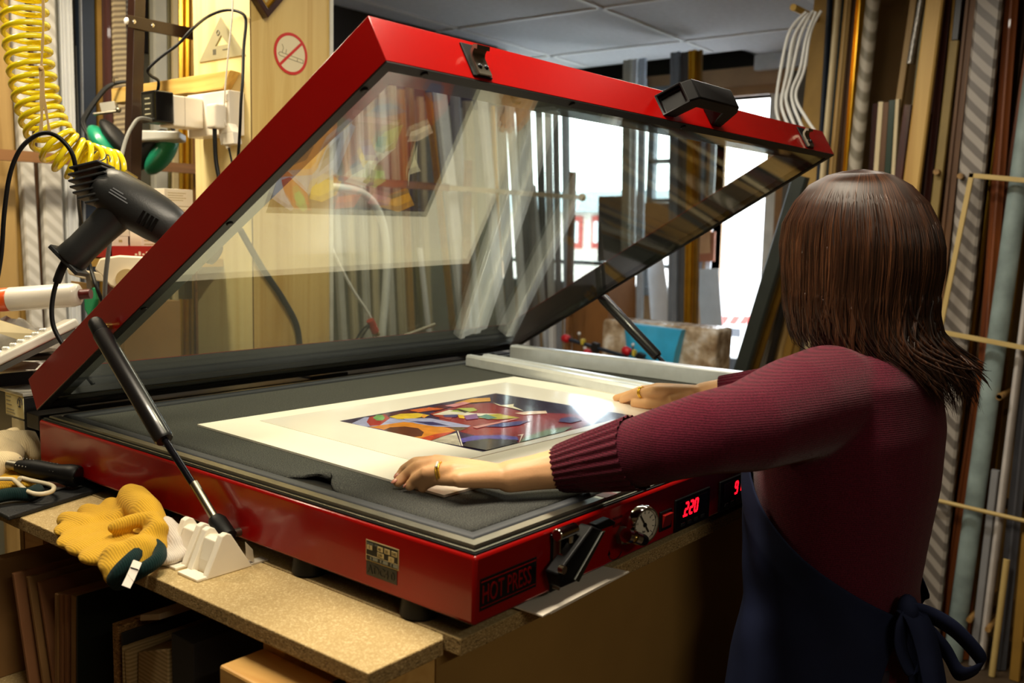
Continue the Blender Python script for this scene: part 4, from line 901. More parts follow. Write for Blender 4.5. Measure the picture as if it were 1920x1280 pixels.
ART = [('#35294f', [(0,265),(1095,62),(2000,230),(990,468)]),
 ('#8f2731', [(640,190),(830,140),(1000,125),(1230,190),(1560,205),(1720,240),(1690,310),(1230,412),(1000,380),(800,330),(700,300)]),
 ('#2d2340', [(1000,90),(1095,62),(1600,160),(1560,200),(1230,190),(1160,140)]),
 ('#a9aedd', [(70,272),(160,228),(330,232),(560,262),(240,292),(150,300)]), ('#aa2a2c', [(172,262),(190,228),(300,205),(330,236),(262,285),(195,290)]),
 ('#78ae6c', [(215,232),(240,212),(280,212),(298,232),(280,252),(240,252)]), ('#5a2432', [(290,212),(470,175),(560,170),(500,195),(330,220)]),
 ('#d9892f', [(270,285),(420,262),(620,276),(790,322),(720,338),(520,386),(180,300)]), ('#4b3b9c', [(150,300),(262,312),(480,372),(520,388),(420,366)]),
 ('#5b2b22', [(285,320),(330,300),(430,294),(520,306),(560,335),(545,362),(480,372),(380,352),(300,332)]),
 ('#c9482b', [(505,384),(640,348),(770,330),(700,360),(595,396)]), ('#d9d3c4', [(600,398),(700,362),(780,340),(812,432)]),
 ('#6d5a48', [(735,302),(790,296),(860,306),(790,332)]), ('#e7c53f', [(325,226),(400,206),(520,200),(600,216),(480,242),(380,242)]),
 ('#a9aede', [(420,240),(600,236),(880,290),(860,300),(640,296),(500,272)]), ('#2f2e6b', [(470,258),(620,262),(740,292),(600,286)]),
 ('#e39a35', [(538,224),(560,210),(584,222),(562,236)]), ('#a83a2d', [(600,205),(700,180),(760,225),(740,250),(640,225)]),
 ('#5c1f30', [(590,168),(700,140),(760,138),(720,165),(640,190)]), ('#e6e2d8', [(620,212),(735,178),(900,202),(1090,206),(960,222),(780,216)]),
 ('#aec05e', [(740,190),(800,166),(900,164),(925,182),(860,196)]), ('#2b2620', [(738,180),(800,172),(870,192),(840,200),(790,182)]),
 ('#d96a3a', [(460,180),(600,160),(700,172),(520,196)]), ('#3d3577', [(690,214),(800,210),(780,232),(700,230)]), ('#e4bd3c', [(790,212),(850,218),(835,240),(800,236)]),
 ('#e2a342', [(765,132),(880,100),(1010,92),(1015,118),(880,128)]), ('#d98f9c', [(700,150),(830,122),(880,130),(770,160)]),
 ('#efe5cd', [(1030,128),(1085,146),(1172,138),(1168,154),(1242,186),(1130,160),(1075,150)]), ('#ead1c2', [(1180,202),(1260,190),(1390,186),(1398,204),(1240,214)]),
 ('#b7b04a', [(930,236),(1000,212),(1070,206),(1215,236),(1060,246)]), ('#4f8a86', [(925,228),(985,210),(1060,236),(1000,246)]), ('#8a5aa0', [(830,222),(920,206),(930,240),(850,250)]),
 ('#3c3f86', [(975,298),(1095,272),(1290,252),(1210,286),(1100,300)]), ('#c98a8f', [(890,300),(1180,240),(1200,243),(920,310)]), ('#3b3a7c', [(1475,262),(1490,240),(1570,228),(1640,250),(1560,272)]),
 ('#6f8b62', [(1225,412),(1245,372),(1400,318),(1570,296),(1560,340)]), ('#5b50b2', [(808,384),(900,362),(1100,358),(1195,372),(1205,396),(1000,384),(822,412)]), ('#3b3237', [(822,436),(850,404),(980,385),(1190,392),(1214,416),(992,468)]),
 ('#e6dcd8', [(786,330),(794,330),(826,436),(816,436)]), ('#e3d9d2', [(1195,360),(1240,350),(1226,412),(1216,412),(1222,362)])]
m = MB(); mats = []
def inside(p):
    # clip a point to the picture's rectangle
    ex, ey = (AT-AL), (AB-AL); d = p-AL
    s = min(1, max(0, d.dot(ex)/ex.dot(ex))); t = min(1, max(0, d.dot(ey)/ey.dot(ey)))
    return AL+ex*s+ey*t
for k, (col, pts) in enumerate(ART):
    m.cur = k; mats.append(P('ink_'+str(k), col, rough=0.14, coat=0.5, var=0.18, nscale=60))
    q = [inside(onz(640+x/3.692, 720+y/3.692, ZP)) for x, y in pts] if k else [AL, AT, AR, AB]
    q = [V((p.x, p.y, ZP+0.00003*(k+1))) for p in q]; m.add(q, [tuple(range(len(q)))])
for k2 in range(9):
    t = k2/9; a = inside(onz(640+(610+20*t)/3.692, 720+(396-40*t)/3.692, ZP)); b = inside(onz(640+(800+8*t)/3.692, 720+(430-70*t)/3.692, ZP))
    m.cur = 18; w_ = (b-a).normalized().cross(V((0, 0, 1)))*0.0005; q = [a-w_, a+w_, b+w_, b-w_]; q = [V((p.x, p.y, ZP+0.0014)) for p in q]; m.add(q, [(0, 1, 2, 3)])
m.build('abstract_picture', mats, pr_)
# loose aluminium straight-edge on the bed beside the print
Pa, Pb = V((0.970, 0.896, ZT+.0025)), V((0.868, 0.33, ZT+.0025)); dr_ = (Pb-Pa).normalized(); sd = V((-dr_.y, dr_.x, 0)); sd = sd if sd.x > 0 else -sd
prof = [(0, 0), (0, 0.020), (0.004, 0.026), (0.016, 0.026), (0.020, 0.022), (0.050, 0.020), (0.054, 0.024), (0.070, 0.024), (0.074, 0.018), (0.100, 0.016), (0.104, 0.0)]
tag(MB().loft([[Pa+sd*s+V((0, 0, z)) for s, z in prof], [Pb+sd*s+V((0, 0, z)) for s, z in prof]]).build('straight_edge', alu, bevel=0.001), 'ridged aluminium straight-edge bar lying across the far side of the bed', 'bar')
prof = [(0, 0), (0, 0.032), (0.005, 0.036), (0.030, 0.036), (0.034, 0.0)]
xa = 1.135
tag(MB().loft([[V((xa+s, y, ZT+.0025+z)) for s, z in prof] for y in (0.896, 0.18)]).build('aluminium_profile', alu, bevel=0.001), 'plain aluminium profile along the far edge of the bed behind the straight-edge', 'bar')
# ---------------------------------------------------------------- the woman
skin = P('skin', '#dca878', rough=0.5, var=0.06, nscale=25, bs=0.08, bscale=350)
try:
    sb_ = skin.node_tree.nodes['Principled BSDF']; sb_.inputs['Subsurface Weight'].default_value = 0.08; sb_.inputs['Subsurface Radius'].default_value = (0.01, 0.004, 0.002)
except Exception: pass
def KNITW():
    m, nt, b = new_mat('burgundy_knit'); v = coords(nt)
    w1 = nd(nt, 'ShaderNodeTexWave', Scale=120.0, Distortion=0.9, bands_direction='Z'); nt.links.new(v, w1.inputs['Vector'])
    w2 = nd(nt, 'ShaderNodeTexNoise', Scale=520.0, Detail=3.0); nt.links.new(v, w2.inputs['Vector'])
    mx = nd(nt, 'ShaderNodeMath', operation='MULTIPLY_ADD'); nt.links.new(w1.outputs['Fac'], mx.inputs[0]); mx.inputs[1].default_value = 0.3
    nt.links.new(w2.outputs['Fac'], mx.inputs[2])
    nt.links.new(ramp(nt, mx.outputs[0], [(0.3, hexlin('#300a16')), (0.9, hexlin('#61172c'))]), b.inputs['Base Color'])
    b.inputs['Roughness'].default_value = 0.9; b.inputs['Sheen Weight'].default_value = 0.18; b.inputs['Sheen Roughness'].default_value = 0.4; b.inputs['Specular IOR Level'].default_value = 0.15
    bump(nt, b, mx.outputs[0], 0.5, 0.0015); return m
knit = KNITW()
def cap(m, pts, rad, n=12):
    """tapered limb with rounded ends"""
    pts = [V(p) for p in pts]; d0 = (pts[0]-pts[1]).normalized(); d1 = (pts[-1]-pts[-2]).normalized(); r0, r1 = rad[0], rad[-1]
    P_ = [pts[0]+d0*r0*0.95, pts[0]+d0*r0*0.7, pts[0]+d0*r0*0.35]+pts+[pts[-1]+d1*r1*0.35, pts[-1]+d1*r1*0.7, pts[-1]+d1*r1*0.95]
    R_ = [r0*0.25, r0*0.7, r0*0.93]+list(rad)+[r1*0.93, r1*0.7, r1*0.25]
    m.tube(P_, R_, n); return m
def ell(m, c, ax, n=16):
    c = V(c); ax = [V(a) for a in ax]; k = n//2; rings = []
    for i in range(k+1):
        th = PI*i/k; s = max(math.sin(th), 0.02); rings.append([c + ax[0]*s*math.cos(2*PI*j/n) + ax[1]*s*math.sin(2*PI*j/n) - ax[2]*math.cos(th) for j in range(n)])
    m.loft(rings); return m
TOR = [(1.275, .603, -.165, .060, .055), (1.258, .603, -.163, .120, .075), (1.232, .605, -.158, .170, .095), (1.16, .608, -.150, .182, .116), (1.08, .612, -.146, .172, .118), (1.00, .615, -.142, .158, .112), (.93, .618, -.140, .150, .106), (.86, .620, -.140, .166, .114), (.78, .620, -.138, .178, .122)]
def tring(t, k=1.0, n=40):
    z, cx, cy, a, b = t; return [V((cx+a*k*math.cos(2*PI*i/n), cy+b*k*math.sin(2*PI*i/n), z)) for i in range(n)]
body = MB()
body.loft([tring(t, 0.86) for t in reversed(TOR)])
S_l, E_l, W_l = atd(1548, 745, 1.20), atd(1285, 820, 1.045), onz(955, 893, 1.122)
S_r, E_r, W_r = V((0.765, -0.150, 1.215)), V((0.925, 0.030, 1.160)), onz(1318, 736, 1.128)
body.loft([[V((.70, -.15, .80))+V((0.075*math.cos(a), 0.085*math.sin(a), 0)) for a in [2*PI*i/16 for i in range(16)]], [V((.70, -.14, .45))+V((0.052*math.cos(a), 0.056*math.sin(a), 0)) for a in [2*PI*i/16 for i in range(16)]], [V((.70, -.16, .09))+V((0.033*math.cos(a), 0.036*math.sin(a), 0)) for a in [2*PI*i/16 for i in range(16)]]])
body.loft([[V((.54, -.15, .80))+V((0.075*math.cos(a), 0.085*math.sin(a), 0)) for a in [2*PI*i/16 for i in range(16)]], [V((.54, -.14, .45))+V((0.052*math.cos(a), 0.056*math.sin(a), 0)) for a in [2*PI*i/16 for i in range(16)]], [V((.54, -.16, .09))+V((0.033*math.cos(a), 0.036*math.sin(a), 0)) for a in [2*PI*i/16 for i in range(16)]]])
for x in (.54, .70): cap(body, [(x, -.19, .05), (x, -.10, .045), (x, -.03, .035)], [.036, .036, .028])
# arms
cu_l = onz(1056, 877, 1.1285)
cap(body, [S_l, S_l.lerp(E_l, .5), E_l, E_l.lerp(cu_l, .5), cu_l, cu_l.lerp(W_l, .6), W_l], [.044, .041, .036, .035, .0262, .0215, .0200])
cap(body, [S_r, S_r.lerp(E_r, .5), E_r, E_r.lerp(W_r, .5), W_r], [.044, .041, .036, .030, .0195])
def hand(m, W, mcp, fingers, thumb, rw=.0185):
    for i, k in enumerate(mcp):
        cap(m, [W+(k-W)*0.02+V((0, 0, -.001)), W.lerp(k, .55), k], [rw*0.80, .0128, .0108 if i else .0112], 10)
    for a, b in zip(mcp[:-1], mcp[1:]):
        cap(m, [W.lerp(a.lerp(b, .5), .35)+V((0, 0, -.004)), W.lerp(a.lerp(b, .5), .92)+V((0, 0, -.0035))], [.0120, .0100], 10)
    for k, (f, r) in enumerate(fingers):
        cap(m, [mcp[k]]+f, r, 10)
    cap(m, thumb[0], thumb[1], 10)
J = lambda x, y, z: onz(x, y, z)
mi, mmid, mr, ml = J(818, 868, 1.132), J(838, 870, 1.1345), J(850, 881, 1.1315), J(862, 898, 1.1245)
FR = [.0102, .0090, .0080, .0068]
hand(body, W_l, [mi, mmid, mr, ml], [([J(779, 869, 1.124), J(759, 881, 1.110), J(750, 892, 1.1035)], FR), ([J(787, 874, 1.1255), J(762, 891, 1.1105), J(746, 904, 1.1030)], FR), ([J(800, 886, 1.1250), J(777, 901, 1.1095), J(768, 911, 1.1025)], FR), ([J(816, 897, 1.1180), J(797, 907, 1.1080), J(792, 915, 1.1020)], [.0096, .0084, .0073, .0062])],
     ([W_l.lerp(mi, .25)+V((.012, 0, -.008)), J(888, 890, 1.112), J(846, 893, 1.106), J(812, 895, 1.1030)], [.0150, .0125, .0100, .0080]))
# her other hand, seen from the thumb side
ri = J(1226, 733, 1.133); ex_ = V((0.0195, 0.006, 0))
R_mcp = [ri, ri+ex_+V((0, 0, .002)), ri+ex_*2+V((0, 0, -.001)), ri+ex_*2.9+V((0, 0, -.008))]
def rf(pts, k, ext=0.0): return [p+ex_*k*(1+0.0*i)+V((-0.004*ext*i, 0.008*ext*i, 0)) for i, p in enumerate(pts)]
ridx = [J(1190, 738, 1.1215), J(1174, 746, 1.1095), J(1167, 750, 1.1035)]
hand(body, W_r, R_mcp, [(ridx, FR), (rf(ridx, 1, 1), FR), (rf(ridx, 2, .6), FR), (rf(ridx, 2.9, 0), [.0096, .0084, .0073, .0062])],
     ([W_r.lerp(ri, .25)+V((-.010, .0, -.010)), J(1256, 752, 1.1155), J(1215, 756, 1.1085), J(1190, 756, 1.1045)], [.0160, .0140, .0110, .0088]))
# head and neck: looks down at the print, face away from the camera
HC = V((.607, -.143, 1.384)); fh = V((-.14, .99, 0)).normalized(); pit = math.radians(24)
hf = (fh*math.cos(pit)+V((0, 0, -math.sin(pit)))).normalized(); hr = hf.cross(V((0, 0, 1))).normalized(); hu = hr.cross(hf)
def hp(r, f, u): return HC+hr*r+hf*f+hu*u
ell(body, hp(0, -.010, .025), [hr*.072, hf*.089, hu*.080], 24)
ell(body, hp(0, .018, -.030), [hr*.061, hf*.068, hu*.080], 20)
ell(body, hp(0, .052, -.082), [hr*.034, hf*.030, hu*.024], 14)
cap(body, [hp(0, .080, .012), hp(0, .097, -.020), hp(0, .101, -.030)], [.0075, .0095, .0100], 10)
for s in (-1, 1):
    cap(body, [hp(s*.008, .094, -.032), hp(s*.011, .090, -.033)], [.0065, .0055], 8)
    cap(body, [hp(s*.012, .079, .018), hp(s*.036, .072, .020)], [.0075, .0070], 8)
    ell(body, hp(s*.034, .062, -.028), [hr*.022, hf*.018, hu*.018], 12)
    ell(body, hp(s*.075, -.010, -.010), [hr*.007, hf*.018, hu*.031], 12)
for dz, r in ((-.056, .0062), (-.066, .0068)): cap(body, [hp(-.018, .078, dz), hp(0, .086, dz), hp(.018, .078, dz)], [r*.6, r, r*.6], 8)
cap(body, [HC+V((0, -.030, -.045)), V((.604, -.165, 1.262))], [.052, .055], 16)
person = body.build('person', skin, org=V((.62, -.14, 0)), remesh=0.0027, rlx=3)
tag(person, 'woman in burgundy jumper and navy apron pressing the print flat on the bed', 'person')
m = MB()
for s in (-1, 1): m.ball(hp(s*.031, .066, .006), .0118, 14)
m.build('eyes', P('eye_white', '#e6e2da', rough=0.2), person, smooth=180)
m = MB()
for a, b in ((J(746, 904, 1.1030), J(762, 891, 1.1105)), (J(768, 911, 1.1025), J(777, 901, 1.1095)), (J(750, 892, 1.1035), J(759, 881, 1.110)), (J(1190, 756, 1.1045), J(1215, 756, 1.1085))):
    d = (a-b).normalized(); up = (V((0, 0, 1))-d*d.z).normalized(); ell(m, a+d*.002+up*.0046, [d*.0058, d.cross(up)*.0046, up*.0016], 10)
m.build('fingernails', P('nail', '#d98f7c', rough=0.25, coat=0.4), person, smooth=180)
# rings
def ring(a, b, t, R, mat, nm):
    c = a.lerp(b, t); d = (b-a).normalized(); u = d.orthogonal().normalized(); w = d.cross(u); m = MB()
    for off in (-.0022, .0012):
        m.tube([c+d*off+(u*math.cos(x)+w*math.sin(x))*R for x in [2*PI*i/24 for i in range(25)]], .0014, 8)
    return m, c, d
m, c, d = ring(mr, J(800, 886, 1.1250), .50, .0105, gold, 'ring'); rg = m.build('ring', gbright, person, smooth=60, label='gold ring with small stones')
m = MB(); ur_ = (V((0, 0, 1))-d*d.z).normalized(); ur_ = (ur_*.8-RZ*.5).normalized(); ur_ = (ur_-d*ur_.dot(d)).normalized()
for k in range(-1, 2): m.ball(c+ur_*.0112+d.cross(ur_)*.0028*k, .0019, 8)
m.build('ring_stones', P('stone', '#f1f1ee', rough=0.05, coat=1.0), rg, smooth=20)
m, c, d = ring(ri, ridx[0], .62, .0102, gold, 'ring'); m.build('ring', gbright, person, smooth=60)
# jumper: one knitted surface over torso and sleeves
sw = MB(); sw.loft([tring(t) for t in reversed(TOR)])
SL = [atd(1040, 882, 1.150), atd(1110, 868, 1.115), atd(1180, 852, 1.085), atd(1250, 832, 1.055), atd(1320, 812, 1.045), atd(1400, 800, 1.075), atd(1485, 768, 1.14), atd(1552, 750, 1.20), atd(1600, 755, 1.25)]
SL[0] = cu_l+(cu_l-E_l).normalized()*0.004
cap(sw, [cu_l.lerp(SL[1], .25)]+SL[1:], [.0285, .0360, .0400, .0430, .0465, .0530, .0640, .0720, .0700], 20)
cap(sw, [W_r.lerp(E_r, .22), W_r.lerp(E_r, .6), E_r, E_r.lerp(S_r, .5), S_r, V((.70, -.15, 1.20))], [.0270, .0330, .0420, .0500, .0600, .0640], 20)
jum = sw.build('jumper', knit, person, remesh=0.0055, rlx=7, label='burgundy knitted jumper')
# ribbed cuffs and neckband
def cuff(a, b, r0, r1, nm='cuff', ribs=26):
    n = ribs*6; d = (b-a).normalized(); u = d.orthogonal().normalized(); w = d.cross(u); rings = []
    for t, k in ((0.0, .93), (0.0, 1.0), (.06, 1.03), (.5, 1.02), (1.0, 1.0)):
        r = (r0*(1-t)+r1*t)*k; c = a.lerp(b, t); rings.append([c+(u*math.cos(2*PI*i/n)+w*math.sin(2*PI*i/n))*(r*(1+.032*math.cos(2*PI*i*ribs/n))) for i in range(n)])
    return MB().loft(rings, True, False, False).build(nm, knit, jum, smooth=180)
cuff(SL[0], SL[2].lerp(SL[3], .2), .0282, .0432)
cuff(W_r.lerp(E_r, .16), W_r.lerp(E_r, .55), .0265, .0340)
MB().loft([[V((x, y, 1.270+dz)) for x, y, _ in [tuple(p) for p in tring((0, .604, -.163, .066*k, .060*k), 1, 40)]] for dz, k in ((-.006, 1.1), (.008, 1.02), (.012, .95), (.006, .90))], True, False, False).build('neckband', knit, jum, smooth=180)
# apron wrapped round from the front
def tor_at(z):
    for (a, b) in zip(TOR[:-1], TOR[1:]):
        if a[0] >= z >= b[0]: t = (a[0]-z)/(a[0]-b[0]); return tuple(a[i]*(1-t)+b[i]*t for i in range(5))
    return (z,)+TOR[-1][1:]
navy_c = P('apron_navy', '#181e36', rough=0.8, var=0.15, nscale=14, bs=0.5, bscale=16, sheen=0.0, spec=0.15)
APR = [(1.185, 30), (1.13, 38), (1.10, 46), (1.067, 58), (1.04, 72), (1.0096, 90), (.985, 107), (.959, 124), (.935, 142), (.916, 158), (.905, 158), (.895, 146), (.87, 140), (.83, 134), (.78, 130), (.70, 126), (.62, 122), (.50, 120)]
rings = []; f0 = math.atan2(fh.y, fh.x)
for z, ph in APR:
    t = tor_at(max(z, .78)); fl = 0.0 if z > .78 else (.78-z)*0.12; row = []
    for i in range(41):
        th = f0+math.radians(ph)*(1-2*i/40); wv = .0025*math.sin(9*th+z*40)+.002*math.sin(5*th-z*63)
        row.append(V((t[1]+(t[3]*1.035+.006+fl+wv)*math.cos(th), min(t[2]+(t[4]*1.035+.006+fl+wv)*math.sin(th), -.004), z)))
    rings.append(row)
apr = MB().loft(rings, False).build('apron', navy_c, person, smooth=180, solid=.003, sub=1, label='navy cotton apron')
# strings tied in a bow at her back
def ribbon(pts, w, wd, nm, par):
    pts = smoothpath(pts, 8); rows = []
    for i, p in enumerate(pts):
        rows.append([p-V(wd)*w/2, p+V(wd)*w/2])
    m = MB(); vs = [q for r in rows for q in r]; m.add(vs, [(2*i, 2*i+1, 2*i+3, 2*i+2) for i in range(len(rows)-1)])
    return m.build(nm, navy_c, par, smooth=180, solid=.0025)
kd = 1.205
kn = atd(1702, 1142, kd)
ell_m = MB(); ell(ell_m, kn, [RX*.014, RY*.020, RZ*.012], 14); ell_m.build('bow_knot', navy_c, apr, smooth=180)
ribbon([atd(1690, 1148, kd+.012), atd(1655, 1165, kd+.02), atd(1600, 1120, kd+.03)], .012, (0, 0, 1), 'apron_string', apr)
ribbon([kn, atd(1738, 1150, kd), atd(1790, 1180, kd-.01), atd(1838, 1232, kd-.01), atd(1838, 1250, kd), atd(1800, 1262, kd+.01), atd(1770, 1215, kd+.01), kn], .030, RY*.75+RZ*.6, 'bow_loop', apr)
ribbon([kn, atd(1690, 1170, kd-.01), atd(1690, 1215, kd-.01), atd(1712, 1262, kd-.005), atd(1728, 1240, kd+.01), atd(1716, 1180, kd+.008), kn], .030, RX*.7+RZ*.6, 'bow_loop', apr)
ribbon([kn, atd(1720, 1160, kd-.008), atd(1738, 1210, kd-.01), atd(1752, 1280, kd-.01), atd(1765, 1380, kd)], .036, RX*.95+RZ*.3, 'string_end', apr)
ribbon([kn, atd(1712, 1170, kd+.004), atd(1716, 1230, kd+.002), atd(1722, 1300, kd), atd(1724, 1400, kd)], .028, RX*.9+RZ*.3, 'string_end', apr)
# skirt-length trousers and shoes below the picture
m = MB()
for x in (.54, .70):
    m.loft([[V((x+.0, -.145, z))+V((a*math.cos(q), b*math.sin(q), 0)) for q in [2*PI*i/20 for i in range(20)]] for z, a, b in ((.86, .082, .100), (.62, .074, .082), (.40, .062, .066), (.08, .058, .066))])
m.build('trousers', P('trouser_dark', '#221a26', rough=0.85), person, remesh=.008, rlx=3)
for x in (.54, .70):
    cap_m = MB(); cap(cap_m, [(x, -.20, .044), (x, -.10, .042), (x, -.02, .036)], [.044, .044, .036], 14); cap_m.build('shoe', black, person, smooth=180)
# hair
ANR = 0.0
def HAIR():
    m, nt, b = new_mat('brown_hair')
    tc = nt.nodes.new('ShaderNodeTexCoord'); sx = nt.nodes.new('ShaderNodeSeparateXYZ'); nt.links.new(tc.outputs['Object'], sx.inputs[0])
    def mth(op, a, c): q = nd(nt, 'ShaderNodeMath', operation=op); nt.links.new(a, q.inputs[0]); (nt.links.new(c, q.inputs[1]) if hasattr(c, 'is_linked') else setattr(q.inputs[1], 'default_value', c)); return q.outputs[0]
    an = mth('ARCTAN2', mth('ADD', sx.outputs['Y'], .008), mth('ADD', sx.outputs['X'], .016))
    def strand(ka, kz):
        cb = nt.nodes.new('ShaderNodeCombineXYZ'); nt.links.new(mth('MULTIPLY', an, ka), cb.inputs[0]); nt.links.new(mth('MULTIPLY', sx.outputs['Z'], kz), cb.inputs[1])
        q = nd(nt, 'ShaderNodeTexNoise', Scale=1.0, Detail=4.0); nt.links.new(cb.outputs[0], q.inputs['Vector']); return q
    n = strand(70.0, 9.0); n2 = strand(6.0, 7.0)
    mx = nd(nt, 'ShaderNodeMath', operation='MULTIPLY_ADD'); nt.links.new(n2.outputs['Fac'], mx.inputs[0]); mx.inputs[1].default_value = 0.5; nt.links.new(n.outputs['Fac'], mx.inputs[2])
    nt.links.new(ramp(nt, mx.outputs[0], [(0.52, hexlin('#120a06')), (0.76, hexlin('#2e1a10')), (1.0, hexlin('#603c26'))]), b.inputs['Base Color'])
    b.inputs['Roughness'].default_value = 0.42; b.inputs['Specular IOR Level'].default_value = 0.45; b.inputs['Anisotropic'].default_value = 0.85; b.inputs['Anisotropic Rotation'].default_value = ANR
    tg = nt.nodes.new('ShaderNodeTangent'); tg.direction_type = 'RADIAL'; tg.axis = 'Z'; nt.links.new(tg.outputs[0], b.inputs['Tangent'])
    bump(nt, b, n.outputs['Fac'], 0.15, 0.001); return m
hair_m = HAIR()
rv = V((.333, -.943, 0)); K1 = 0.000719; HC0 = V((.604, -.148, 0))
HR = [(1.5005, 1580, 1632, .018, 0), (1.4955, 1548, 1660, .046, 0), (1.4836, 1514, 1692, .068, 0), (1.462, 1488, 1723, .083, 0), (1.433, 1467, 1745, .092, 0), (1.4046, 1463, 1756, .095, 0), (1.3758, 1466, 1757, .095, 25), (1.347, 1471, 1752, .093, 27), (1.318, 1477, 1748, .091, 29), (1.2896, 1488, 1752, .090, 35), (1.268, 1500, 1768, .088, 60), (1.245, 1570, 1790, .086, 95), (1.222, 1640, 1802, .078, 120), (1.200, 1690, 1800, .06, 138)]
def hring(z):
    for a, b in zip(HR[:-1], HR[1:]):
        if a[0] >= z >= b[0]: t = (a[0]-z)/(a[0]-b[0]); return [a[i]*(1-t)+b[i]*t for i in range(5)]
    return list(HR[0] if z > HR[0][0] else HR[-1])
def hpt(z, th, k=1.0):
    _, l, r, a, op = hring(z); cc = HC0+rv*(((l+r)/2-1610)*K1); e = (r-l)/2*K1; b = math.sqrt(max(e*e-(a*.333)**2, 1e-5))/.943
    return V((cc.x+a*k*math.cos(th), cc.y+b*k*math.sin(th), z))
rings = []
for z, l, r, a, op in HR[:10]:
    o_ = math.radians(max(op, 1)); rings.append([hpt(z-.002, f0+o_+(2*PI-2*o_)*i/72, .955) for i in range(73)])
hm_ = MB(); hm_.loft(rings, False); hm_.add([hpt(1.4985, f0+2*PI*i/20, .9) for i in range(20)], [tuple(range(20))])
hair = hm_.build('hair', hair_m, person, smooth=180, solid=.008, label='shoulder-length dark brown hair')
rnd = random.Random(11); lk = MB()
crown_c = hpt(1.4995, f0, 0)
def lock(th0, z0, zend, off, r0, amp, flick, drift, lift):
    n_ = 24; pts = []; ph = rnd.uniform(0, 6.28); reld = math.degrees(abs(((th0-f0+PI) % (2*PI))-PI))
    for i in range(n_):
        t = i/(n_-1); z = z0+(zend-z0)*(t**1.9 if z0 > 1.49 else t); low = max(0, (1.345-z)/.14)
        th = th0+drift*t*t+amp*math.sin(ph+t*6)*(.10+low)
        o2 = off if z < 1.34 else .992+(off-.992)*.35
        p = hpt(z, th, o2+.010*low*math.sin(ph*2+t*4)); out = V((math.cos(th), math.sin(th), 0))
        if reld > 95: out = (out+rv*.9).normalized()
        p += out*(flick*low*low); p.z += lift*low*low*low
        if z0 > 1.49 and z > 1.4965:
            k_ = .08+.92*min(1, (1.4995-z)/.003)**.5; p = crown_c+(hpt(1.497, th, off)-crown_c)*k_; p.z = 1.5058-.0085*k_*k_
        pts.append(p)
    prof_ = [r0*(.12+.88*min(1, 3.5*i/(n_-1)))*(1 if i < n_-8 else max(.06, (n_-1-i)/7.5)) for i in range(n_)]
    lk.tube(pts, prof_, 5, flat=.45)
for k in range(2300):
    th0 = f0+rnd.uniform(0, 2*PI); reld = math.degrees(abs(((th0-f0+PI) % (2*PI))-PI))
    z0 = 1.4995 if rnd.random() < .42 else rnd.uniform(1.32, 1.48)
    if reld < 26: zend = rnd.uniform(1.375, 1.41); z0 = 1.4995
    elif reld < 80: zend = rnd.uniform(1.258, 1.31)
    elif reld < 115: zend = rnd.uniform(1.228, 1.285)
    else: zend = rnd.uniform(1.182, 1.26)
    lock(th0, z0, zend, rnd.uniform(.965, 1.018), rnd.uniform(.0010, .0027), rnd.uniform(.02, .12), rnd.uniform(.0, .016) if reld < 95 else rnd.uniform(0, .026), rnd.uniform(-.16, .16), rnd.uniform(0, .018) if reld > 95 else 0)
# stray curls flicking out behind and under
for k in range(90):
    th0 = f0+PI+rnd.uniform(-.9, .6); lock(th0, 1.36, rnd.uniform(1.20, 1.27), rnd.uniform(.98, 1.02), rnd.uniform(.0018, .0036), rnd.uniform(.08, .2), rnd.uniform(.02, .045), rnd.uniform(-.3, .3), rnd.uniform(.01, .05))
lk.build('hair_locks', hair_m, hair, smooth=180)
# ---------------------------------------------------------------- on the timber column
def facedisc(c, r, y, n=48): return [V((c.x+r*math.cos(2*PI*i/n), y, c.z+r*math.sin(2*PI*i/n))) for i in range(n)]
sc_ = ony(545, 101, 1.18); sr = 0.046
sg = thing('no_smoking_sign', sc_, 'round red and white no smoking sign on the timber column', 'sign')
MB().prism(facedisc(sc_, sr*.90, 1.1798), (0, -.0006, 0)).build('disc', P('sign_white', '#e2d6b0', rough=0.5, var=0.02), sg)
m = MB(); ro, ri_ = sr, sr*.86
rg_ = [[V((sc_.x+r*math.cos(2*PI*i/48), y, sc_.z+r*math.sin(2*PI*i/48))) for i in range(48)] for r, y in ((ro, 1.1798), (ro, 1.1786), (ri_, 1.1786), (ri_, 1.1798))]
m.loft(rg_+[rg_[0]], True, False, False); d = V((.74, 0, .67)).normalized(); m.obox(V((sc_.x, 1.1790, sc_.z)), d*(sr*.93), V((0, .0005, 0)), V((-d.z, 0, d.x))*.0030)
m.build('ring_and_bar', P('sign_red', '#c8281e', rough=0.45, var=0.03), sg)
m = MB(); z0 = sc_.z-.004; y_ = 1.1791
for (xa, za, xb, zb) in [(-.030, .004, .034, -.005), (-.030, -.004, .034, -.0125), (.034, -.005, .034, -.0125), (-.030, .004, -.034, 0), (-.034, 0, -.030, -.004), (.018, -.003, .018, -.011), (-.024, .004, -.020, .014), (-.020, .014, -.024, .022), (-.014, .003, -.012, .012)]:
    a = V((sc_.x+xa, y_, z0+za)); b = V((sc_.x+xb, y_, z0+zb)); dd = (b-a); m.obox((a+b)/2, dd/2, V((0, .0003, 0)), V((-dd.z, 0, dd.x)).normalized()*.0005)
m.build('cigarette', P('sign_line', '#7c7355', rough=0.6), sg)
